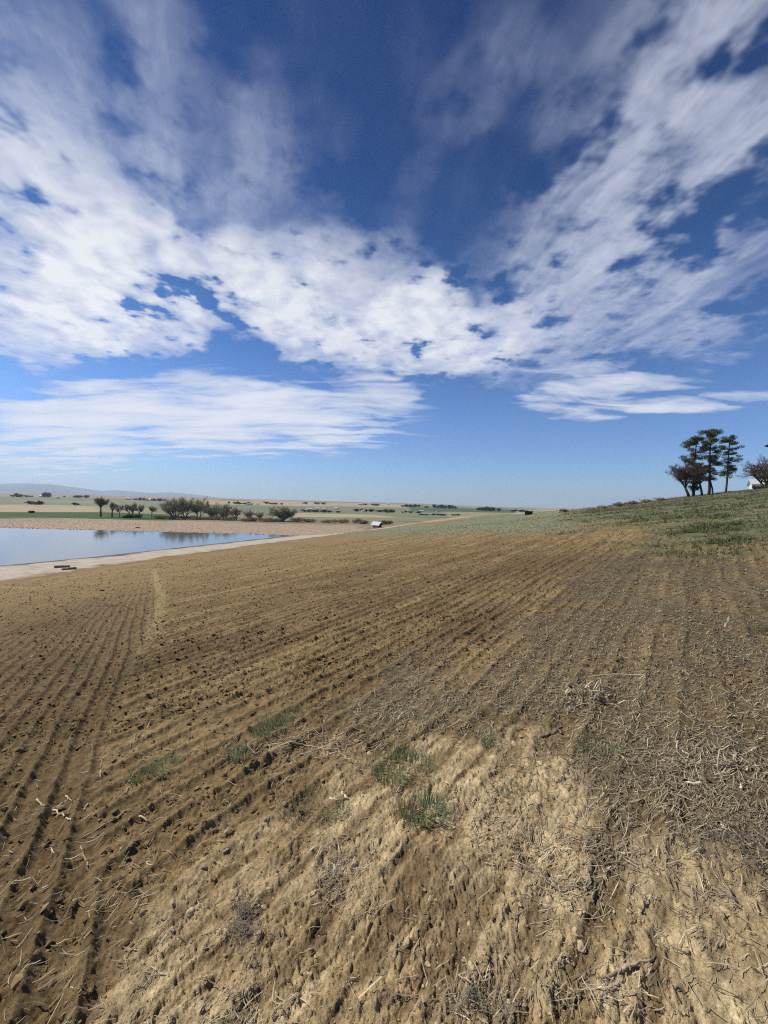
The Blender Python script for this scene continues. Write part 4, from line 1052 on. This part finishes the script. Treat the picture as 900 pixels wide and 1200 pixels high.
for pts, r_, c, nm, lab, cat in [
 ([(802, 918), (826, 920.5)], 2.0, (.68, .60, .46), 'corn_husk', 'brightest white husk strip lying flat on the straw', 'corn husk'),
 ([(877, 882), (886, 876)], 2.0, (.64, .56, .42), 'corn_husk', 'short white curled husk piece above the flat white strip', 'corn husk'),
 ([(793, 880), (795, 871)], 1.6, PW, 'corn_husk', 'upright pale husk shred on the straw', 'corn husk'),
 ([(799, 882), (808, 888)], 1.2, PW, 'corn_husk', 'thin pale husk sliver beside the upright shred', 'corn husk'),
 ([(868, 927), (871, 920)], 1.8, (.72, .64, .5), 'corn_husk', 'small white husk chip right of the flat white strip', 'corn husk'),
 ([(874, 906), (877, 900)], 1.3, PW, 'corn_husk', 'tiny cream husk chip above the small white one', 'corn husk'),
 ([(844, 970.5), (858, 980)], 1.2, PW, 'corn_stalk', 'pale yellow stalk splinter on grey dead grass', 'stalk'),
 ([(820, 969), (835, 965)], 1.1, PG, 'corn_stalk', 'grey stalk piece next to the pale yellow splinter', 'stalk'),
 ([(880, 971), (905, 989)], 1.1, PG, 'corn_stalk', 'upper of two parallel grey stalks at the right edge', 'stalk'),
 ([(881, 980), (903, 998)], 1.2, PT, 'corn_stalk', 'lower of two parallel grey stalks at the right edge', 'stalk'),
 ([(863, 905), (872, 915), (881, 920)], .9, PT, 'corn_stalk', 'bent tan stalk running to the small white husk chip', 'stalk'),
 ([(893, 918), (898, 907)], 1.3, PG, 'corn_stalk', 'grey stalk stub leaning at the picture edge', 'stalk'),
 ([(839, 880), (833.5, 869)], .9, PT, 'corn_stalk', 'thin leaning stalk of the pale stubble bunch', 'stalk'),
 ([(43, 936), (49, 944), (53, 951)], 1.2, PT, 'corn_stalk', 'short pale stalk left of the forked sticks', 'stalk'),
 ([(62, 946), (72, 939), (80, 932), (77, 929)], 1.0, PW, 'corn_stalk', 'upper bar of the forked pale sticks on dark soil', 'stalk'),
 ([(80, 932), (86, 937), (93, 943)], .9, PT, 'corn_stalk', 'right arm of the forked pale sticks', 'stalk'),
 ([(62, 947), (76, 953), (79, 960), (83, 968)], 1.1, PW, 'corn_stalk', 'lower hooked bar of the forked pale sticks', 'stalk'),
 ([(95, 983), (110, 974), (125, 964), (138, 957), (148, 949)], .95, PT, 'corn_stalk', 'longest straight tan stalk lying on the dark soil', 'stalk'),
 ([(95, 992), (99, 1003), (103, 1018)], 1.1, PT, 'corn_stalk', 'curved pale stalk below the longest tan stalk', 'stalk'),
 ([(137, 940), (148, 927), (155, 915)], .8, PT, 'corn_stalk', 'thin twig rising toward the close pair of green tufts', 'stalk'),
 ([(99, 948), (103, 941)], 1.3, PW, 'corn_husk', 'pale husk stub right of the forked sticks', 'corn husk'),
 ([(163, 960), (174, 963)], 1.2, PW, 'corn_husk', 'short white stick on the brown soil above the clay ribs', 'corn husk'),
 ([(137, 1003), (143, 990)], .9, PT, 'corn_stalk', 'short leaning stalk right of the curved pale one', 'stalk'),
 ([(60, 990), (61, 1000)], .8, PG, 'corn_stalk', 'faint short stalk in the left furrows', 'stalk'),
 ([(387, 936), (398, 941)], 1.5, (.62, .55, .41), 'corn_husk', 'white husk scrap lying beside the green tuft', 'corn husk'),
 ([(401, 931), (408, 940)], 1.9, (.62, .55, .41), 'corn_husk', 'second white husk scrap, steeper, beside the green tuft', 'corn husk'),
 ([(523, 920), (529, 925)], 1.2, PW, 'corn_husk', 'white curled scrap right of the half dead tuft', 'corn husk'),
 ([(506, 944), (514, 951)], 1.2, PT, 'corn_husk', 'pale chip at the right foot of the half dead tuft', 'corn husk'),
 ([(498, 960), (507, 970)], .9, PT, 'corn_stalk', 'thin tan stalk below the half dead tuft', 'stalk'),
 ([(687, 796), (694, 817)], 1.3, PT, 'corn_stalk', 'leaning tan stalk standing behind the husk pile', 'stalk'),
 ([(689, 793), (720, 792), (755, 795), (757, 799)], .9, PT, 'corn_stalk', 'long bent stalk lying behind the husk pile', 'stalk'),
 ([(320, 1190), (340, 1168), (355, 1172), (362, 1184)], .9, PW, 'corn_stalk', 'curved yellow stalk on the lower clay bank', 'stalk'),
 ([(716, 1152), (735, 1146), (765, 1134)], 2.2, PT, 'corn_stalk', 'thick weathered grey stalk across the clay at the bottom', 'stalk'),
 ([(705, 1157), (728, 1150), (748, 1141)], 1.6, PD, 'corn_stalk', 'dark splinter along the thick weathered stalk', 'stalk'),
 ([(634, 867), (645, 863), (655, 855), (658, 848)], 1.6, PD, 'corn_stalk', 'dark curved stick at the top of the clay', 'stalk'),
 ([(730, 890), (738, 900)], 1.6, PT, 'corn_stalk', 'pale stub in the straw right of the green tuft', 'stalk'),
 ([(152, 1078), (160, 1092)], 1.0, PG, 'corn_stalk', 'grey twig on the dark bottom left soil', 'stalk'),
 ([(168, 1158), (178, 1148)], .9, PW, 'corn_stalk', 'pale straw on the edge of the clay at bottom left', 'stalk'),
 ([(290, 878), (300, 884), (310, 876), (318, 872)], 1.3, PT, 'corn_stalk', 'tan hooked root by the narrow green tuft', 'stalk'),
 ([(320, 878), (340, 877), (356, 874), (372, 876)], 1.4, PT, 'corn_stalk', 'long tan broken stalk across the dry ridge', 'stalk'),
 ([(352, 884), (375, 880), (400, 881)], 1.2, PT, 'corn_stalk', 'tan broken stalk right below the long one', 'stalk'),
 ([(374, 829), (385, 823), (395, 820)], 1.6, PD, 'corn_stalk', 'brown stick on the dry ridge behind', 'stalk'),
 ([(755, 1005), (768, 1012)], 1.0, PT, 'corn_stalk', 'thin stalk at the edge of straw and clay', 'stalk'),
 ([(850, 735), (855, 722)], 1.6, PT, 'corn_husk', 'pale upright shred far back in the straw', 'corn husk'),
]: stalk(nm, pts, r_, c, lab, cat)
# two stalks still standing
for px, py, hpx, dxp, c, lab in ((380, 872, 24, -3, PW, 'thin pale stalk standing upright on the dry ridge'), (842, 905, 26, 0, (.55, .46, .32), 'pale stub of the stubble bunch standing upright in the straw'), (404, 885, 12, 3, PT, 'short pale stalk standing at the right of the dry ridge')):
    x, y = at(px, py); k = y / 451; z = float(H(x, y)[0]); A = Acc()
    A.tube([(0, 0, -.02), (dxp * k * .5, .005, hpx * k * .55), (dxp * k, 0, hpx * k)], [1.1 * k, 1.0 * k, .6 * k], 6, np.array(c))
    tag(A.build('corn_stalk', M_STRAW, None, True, (x, y, z)), lab, 'stalk', 'stalks and husks on the soil')
# pile of broken husks
x0, y0 = at(683, 822); z0 = float(H(x0, y0)[0]); A = Acc(); rg = np.random.default_rng(111)
for k in range(85):
    p = rg.normal(0, 1, 2) * np.array([.12, .09]); z = .01 + .10 * math.exp(-(p[0] / .16) ** 2 - (p[1] / .12) ** 2) * rg.random(); a = rg.uniform(0, 6.28); L = rg.uniform(.04, .12); el_ = rg.normal(0, .45)
    d = np.array([math.cos(a) * math.cos(el_), math.sin(a) * math.cos(el_), abs(math.sin(el_))]); gz_ = float(H(x0 + p[0], y0 + p[1])[0]) - z0
    b = np.array([p[0], p[1], gz_ + z]); w = rg.uniform(.002, .006); s_ = unit(np.cross(d, [0, 0, 1.0])) * w; m_ = b + d * L * .5 + np.array([0, 0, .01]); e = b + d * L; up_ = np.array([0, 0, .004])
    col = np.array([(.52, .44, .30), (.38, .31, .205), (.25, .20, .14)][rg.choice(3, p=[.4, .35, .25])]) * rg.uniform(.8, 1.15)
    A.add([b - s_, b + s_, m_ - s_ + up_, m_ + s_ + up_, e, b - up_, m_ - up_], [(0, 1, 3), (0, 3, 2), (2, 3, 4), (5, 0, 2), (5, 2, 6), (1, 5, 6), (1, 6, 3), (6, 2, 4), (3, 6, 4)], col)
tag(A.build('husk_pile', M_STRAW, None, False, (x0, y0, z0)), 'pale heap of broken corn husks and stalks on the grey straw', 'husk pile')

# ================================================================== buildings
M_WALLW = plain_material('white_wall', (.74, .73, .70), .06, 2); M_ROOFW = plain_material('pale_metal_roof', (.55, .55, .55), .06, 2, .5); M_ROOFG = plain_material('grey_roof', (.24, .23, .22), .1, 2)
M_WALLT = plain_material('tan_wall', (.42, .35, .28), .08, 2); M_DARK = plain_material('dark_opening', (.03, .03, .03), .1, 2); M_DGREEN = plain_material('dark_green_paint', (.030, .048, .038), .1, 2, .6)
M_TIMBER = plain_material('weathered_timber', (.26, .165, .135), .35, 5, .9, .4); M_ROCK = plain_material('pale_rock', (.46, .40, .32), .2, 5, .95, .4); M_DROCK = plain_material('dark_stump', (.045, .04, .036), .2, 5, .95)
def building(name, L, Wd, hw, hr, wall, roof, over=.25, openings=()):
    root = empty(name, (0, 0, 0)); A = Acc(); l, w = L / 2, Wd / 2
    v = [(-l, -w, -.6), (l, -w, -.6), (l, w, -.6), (-l, w, -.6), (-l, -w, hw), (l, -w, hw), (l, w, hw), (-l, w, hw), (-l, 0, hw + hr), (l, 0, hw + hr)]
    A.add(v, [(0, 1, 5), (0, 5, 4), (2, 3, 7), (2, 7, 6), (1, 2, 6), (1, 6, 5), (3, 0, 4), (3, 4, 7), (4, 7, 8), (5, 9, 6), (0, 3, 2), (0, 2, 1)])
    A.build('wall', wall, root, cols=False)
    B = Acc(); t = .12; k = over; sl = hr / w; e = hw - over * sl
    for s in (-1, 1):
        q = [(-l - k, s * (w + k), e + .02), (l + k, s * (w + k), e + .02), (l + k, 0, hw + hr + .02), (-l - k, 0, hw + hr + .02)]
        q2 = [(a, b, c + t) for a, b, c in q]
        B.add(q + q2, [(0, 1, 2, 3), (4, 7, 6, 5), (0, 4, 5, 1), (1, 5, 6, 2), (2, 6, 7, 3), (3, 7, 4, 0)])
    B.build('roof', roof, root, cols=False)
    for nm, face, c, z0, ww, hh in openings:
        D_ = Acc()
        if face == 'front': D_.box((c - ww / 2, -w - .03, z0), (c + ww / 2, -w + .04, z0 + hh))
        elif face == 'end': D_.box((l - .04, c - ww / 2, z0), (l + .03, c + ww / 2, z0 + hh))
        elif face == 'start': D_.box((-l - .03, c - ww / 2, z0), (-l + .04, c + ww / 2, z0 + hh))
        D_.build(nm, M_DARK, root, cols=False)
    return root
# little shed at the end of the bank
x, y = at(437, 618.2); k = y / 451
b_ = building('shed', 8.5 * k, 6.5 * k, 4.0 * k, 2.6 * k, M_WALLT, M_ROOFW, .5, [('door', 'end', 0, -.2, 1.5, 1.9), ('window', 'front', -.4 * k * 3, .5, .8, .6)])
b_.location = (x + 1.2 * k * 4, y, float(H(x, y)[0])); b_.rotation_euler = (0, 0, R(-33)); tag(b_, 'small tan shed with white metal roof beside the gravel road', 'shed')
# white house behind the crest
v = ray(897, 571); d = 88.0; x = v[0] / v[1] * d; z = float(land(x, d))
b_ = building('house', 9.0, 6.0, EYE + (602 - 567.0) / 451 * d - z, 1.2, M_WALLW, M_ROOFW, .4, [('window', 'front', -1.0, EYE + (602 - 573.5) / 451 * d - z, .9, .9), ('window', 'front', 1.6, EYE + (602 - 573.5) / 451 * d - z, .9, .9)])
b_.location = (x + 4.7, d + 2, z); b_.rotation_euler = (0, 0, R(-38)); tag(b_, 'white house with pale roof behind the hill crest under the reddish bare tree', 'house')
# far farms: x, y of the foot, width px, height px, roof kind, label
FARMS = [(49, 582.3, 6, 2.2, 0, 'white farmhouse left of its twin among dark skyline trees'), (57.5, 582.5, 4, 2.0, 0, 'smaller white farmhouse right of its twin on the left skyline'), (90, 583, 5, 2.4, 1, 'pale house on the plain just left above the round crowned tree'),
 (68, 584, 3, 1.6, 2, 'tan barn below the two white farmhouses'), (36, 582.4, 5, 1.8, 2, 'tan barn left of the two white farmhouses'), (150, 585.5, 6, 2.6, 0, 'bright white house above the brown multi-stemmed tree'), (158, 585.8, 4, 2, 1, 'grey house right beside the bright white one above the brown trees'),
 (176, 586.5, 4, 2.2, 0, 'white house above the thin grey tree'), (192, 587, 6, 2.6, 2, 'tan house touching the left edge of the willow clump'), (292, 592, 7, 2.4, 1, 'long grey farm building above the small bare trees'), (302, 591.4, 4, 2.4, 0, 'white house right of the long grey farm building'),
 (354, 597.6, 5, 2.2, 1, 'grey roofed house left end of the row right of the round bush'), (362, 597.8, 7, 2.4, 0, 'longest white building in the row right of the round bush'), (372, 597.4, 5, 2.6, 0, 'white house third in the row right of the round bush'), (380, 597.6, 4, 2.2, 0, 'white house next to the right end of the row'), (394, 597, 6, 2.4, 0, 'white house standing apart at the right end of the row'),
 (425, 600.2, 4, 2.4, 0, 'white house with dark trees above the grey shrub'), (440, 600.6, 3, 1.6, 1, 'small pale house above the white roofed shed'), (477.5, 600.2, 2.2, 3.2, 0, 'narrow white silo on the plain right of the shed'), (489, 601.4, 4, 2.4, 2, 'tan barn beside dark trees right of the narrow white silo'), (494, 599.8, 6, 1.8, 0, 'long low white barn right of the narrow white silo'), (513, 600.2, 4, 1.8, 1, 'grey shed at the edge of the dark field'), (455, 591.6, 4, 1.4, 0, 'white house on the skyline in the middle of the plain')]
for i, (px, py, pw, ph, kind, lab) in enumerate(FARMS):
    x, y = at(px, py); k = y / 451
    b_ = building('farm_building', pw * k * .8, min(pw * k * .6, 9), ph * k * .62, ph * k * .38, [M_WALLW, M_WALLW, M_WALLT][kind], [M_ROOFW, M_ROOFG, M_ROOFG][kind], .3)
    b_.location = (x, y, float(land(x, y))); b_.rotation_euler = (0, 0, R((37 * i) % 50 - 25)); tag(b_, lab, 'building', 'far farm buildings')

# ================================================================== far trees: too small to show more than one mass each
def far_tree(seed, w, h, col):
    rg = np.random.default_rng(seed); A = Acc(); A.tube([(0, 0, -.3), (0, 0, h * .5)], [.05 * w + .1, .04 * w], 4, np.array([.06, .05, .04]))
    for k in range(260):
        u = rg.normal(0, .4, 3); p = np.array([u[0] * w * .5, u[1] * w * .5, h * (.58 + .36 * u[2])]); p[2] = min(max(p[2], h * .08), h)
        A.add(p + rg.normal(0, .055 * (w + h), (3, 3)), [(0, 1, 2)], np.array(col) * rg.uniform(.6, 1.4))
    return A.build('tree', M_LEAF)
FT = [far_tree(700 + k, 1.0, 1.0, c) for k, c in enumerate([(.060, .062, .045), (.085, .080, .062), (.050, .062, .040), (.11, .10, .08)])]
used = set()
ROWS = [ # x0, x1, y0, y1 of the feet, count, width px, height px, kinds, label
 (6, 34, 582, 582.6, 8, 4.5, 4.0, (0, 1), 'dark tree in the skyline row at the far left under the blue mountains'), (42, 66, 582.2, 582.8, 7, 4, 4.6, (0, 2), 'dark tree in the skyline cluster by the two white farmhouses'),
 (74, 108, 582.6, 584, 7, 4, 2.8, (1, 3), 'small dark tree on the skyline left of the round crowned tree'), (122, 196, 584.5, 587.5, 12, 4.5, 2.6, (1, 3), 'small grey tree on the far plain above the brown bare trees'),
 (30, 66, 591, 592, 9, 6, 3.6, (3, 1), 'grey tree in the hedgerow beyond the tan field'), (84, 96, 591.5, 592.6, 3, 4, 3.2, (3, 0), 'grey tree in the short row right of the hedgerow beyond the tan field'),
 (240, 300, 589, 592, 9, 5, 3.2, (0, 1), 'dark tree on the pale hillside above the willow clump'), (300, 345, 590, 592.4, 7, 4.5, 2.4, (1, 0), 'dark tree on the pale hillside above the round bush'),
 (345, 400, 590.2, 591.6, 9, 4, 2.0, (0, 1), 'small dark tree on the skyline right of the round bush'), (404, 448, 591.2, 592.6, 9, 4, 2.0, (0, 1), 'small dark tree on the skyline above the white roofed shed'),
 (448, 500, 592.6, 595.4, 12, 4.5, 3.0, (0, 2), 'dark tree in the long skyline row right of the shed'), (500, 540, 594.6, 597, 11, 4.5, 4.0, (0, 2), 'tall dark tree in the dense skyline row in the middle'), (540, 598, 597, 600, 14, 4.5, 4.0, (2, 0), 'dark tree in the skyline row nearest the green slope'), (596, 640, 599.6, 602, 9, 4, 2.8, (2, 0), 'dark tree showing just above the green slope'),
 (404, 500, 599, 602, 18, 5, 3.0, (3, 1), 'grey bushy tree scattered over the plain behind the shed'), (345, 404, 599.5, 601, 8, 6, 3.4, (3, 1), 'grey bushy tree below the row of white houses'), (420, 432, 599.6, 600.4, 3, 4, 4.0, (0, 1), 'dark tree beside the white house above the grey shrub'), (466, 560, 603, 604.8, 12, 6, 1.8, (2, 0), 'dark low tree in the hedge line across the plain')]
rg = np.random.default_rng(77)
for x0, x1, y0, y1, n_, pw, ph, kinds, lab in ROWS:
    cl_ = rg.random(max(2, n_ // 4))
    for q in range(n_):
        f = float(np.clip((q + rg.uniform(.1, .9)) / n_ * .45 + .55 * cl_[rg.integers(0, len(cl_))] + rg.normal(0, .04), 0, 1)); x, y = at(x0 + (x1 - x0) * f, y0 + (y1 - y0) * f + rg.normal(0, .12)); y_ = y
        if math.hypot(x, y) > 4200: s_ = 4200 / math.hypot(x, y); x, y_ = x * s_, y * s_
        k = y_ / 451; i = int(kinds[rg.integers(0, len(kinds))]); o = FT[i] if i not in used else FT[i].copy()
        if i in used: COL.objects.link(o)
        used.add(i); w_, h_ = pw * k * rg.uniform(.5, 1.6), ph * k * rg.uniform(.5, 1.25)
        o.scale = (w_, w_, h_); o.rotation_euler = (0, 0, rg.uniform(0, 6.28)); o.location = (x, y_, float(land(x, y_))); tag(o, lab, 'tree', lab.replace('tree', 'trees', 1))

# ================================================================== odds and ends
def beam(p0, p1, w, h, label, lift=0):
    (x0, y0), (x1, y1) = at(*p0), at(*p1); L = math.hypot(x1 - x0, y1 - y0); A = Acc(); n = 8; rg = np.random.default_rng(int(p0[0] * 11))
    for s in (0,):
        xs = np.linspace(0, L, n); c = .12 * min(w, h)
        prof = [(-w / 2, c), (-w / 2 + c, 0), (w / 2 - c, 0), (w / 2, c), (w / 2, h - c), (w / 2 - c, h), (-w / 2 + c, h), (-w / 2, h - c)]
        v = np.array([[x_, a + rg.normal(0, .006), b + rg.normal(0, .006)] for x_ in xs for a, b in prof]); f = [(i * 8 + j, i * 8 + (j + 1) % 8, (i + 1) * 8 + (j + 1) % 8, (i + 1) * 8 + j) for i in range(n - 1) for j in range(8)]
        A.add(v, np.array(f)); e = (n - 1) * 8; A.add(v, [(0, j + 1, j) for j in range(1, 7)] + [(e, e + j, e + j + 1) for j in range(1, 7)])
    z = float(max(H(x0, y0)[0], H(x1, y1)[0])) + lift - .03
    o = A.build('timber_beam', M_TIMBER, None, False, (x0, y0, z), cols=False); o.rotation_euler = (0, 0, math.atan2(y1 - y0, x1 - x0)); tag(o, label, 'timber', 'timbers left on the shore'); return o
beam((64, 665.6), (81, 664.6), .40, .26, 'reddish brown timber at the back of the pile by the pond shore')
beam((72.5, 667.8), (81, 667.4), .30, .2, 'short pale brown timber in front of the back one')
beam((80, 667.4), (89.5, 666.6), .32, .24, 'dark brown timber at the right end of the pile by the shore')
def boulder(px, py, w, mat, lab, seed, nm='rock', flat=.7, grp=None):
    x, y = at(px, py); s = w / 451 * y / 2; A = Acc(); A.add(lump(V3, seed, .5, flat) * s, F3); o = A.build(nm, mat, None, True, (x, y, float(H(x, y)[0]) + s * .25), cols=False); o.rotation_euler = (0, 0, seed); tag(o, lab, 'rock', grp)
boulder(160, 618.6, 2.6, M_DROCK, 'dark stump at the far waterline below the brown trees', 3, 'stump', 1.1, 'stumps at the waterline'); boulder(163.5, 618.8, 2.4, M_DROCK, 'dark stump right of its twin at the far waterline', 4, 'stump', 1.1, 'stumps at the waterline')
boulder(545, 618.5, 4, M_ROCK, 'pale rock lying alone on the green slope', 5); boulder(655, 600.5, 4.5, M_ROCK, 'tan rock on the skyline left of the hill bushes', 6); boulder(427, 676, 4, M_ROCK, 'pale stone on the brown furrows in the middle distance', 8)
boulder(120, 692.5, 6, M_DROCK, 'dark clod lying on the left furrows by the track', 9, 'clod', .4)
# dark green open-sided shelter on the crest
x, y = at(619.5, 603.2); k = y / 451; root = empty('shelter', (x, y, float(H(x, y)[0])), R(-8)); w_, h_, d_ = 8.0 * k, 4.2 * k, 3.0 * k
A = Acc(); A.box((-w_ / 2 - .12, -d_ / 2 - .12, h_ - .16), (w_ / 2 + .12, d_ / 2 + .12, h_)); A.build('roof', M_DGREEN, root, cols=False)
A = Acc(); A.box((-w_ / 2, d_ / 2 - .1, -.2), (w_ / 2, d_ / 2, h_ - .165)); A.box((-w_ / 2 + .1, -d_ / 2 + .06, .25), (w_ * .3, -d_ / 2 + .12, h_ - .165)); A.build('panel', M_DGREEN, root, cols=False)
for sx in (-1, 1):
    A = Acc(); A.box((sx * (w_ / 2 - .05) - .05, -d_ / 2, -.3), (sx * (w_ / 2 - .05) + .05, -d_ / 2 + .055, h_ - .165)); A.build('post', M_DGREEN, root, cols=False)
tag(root, 'dark green flat roofed shelter on the crest of the green slope', 'shelter')
# bird at the edge of the sky
v = ray(899, 523); t = 42; A = Acc(); A.tube([(-.26, 0, .02), (-.14, 0, .0), (0, 0, 0), (.13, 0, .03), (.20, 0, .04)], [.015, .055, .075, .045, .012], 8)
for s in (-1, 1): A.add([(-.07, s * .05, .02), (.09, s * .05, .03), (.05, s * .28, .12), (-.07, s * .27, .11), (-.06, s * .52, .06), (0, s * .5, .07)], [(0, 1, 2, 3), (3, 2, 5, 4)])
o = A.build('bird', M_DROCK, None, True, tuple(v * t + np.array([0, 0, EYE])), cols=False); o.rotation_euler = (0, 0, R(150)); tag(o, 'small dark bird in the air at the right edge of the sky', 'bird')
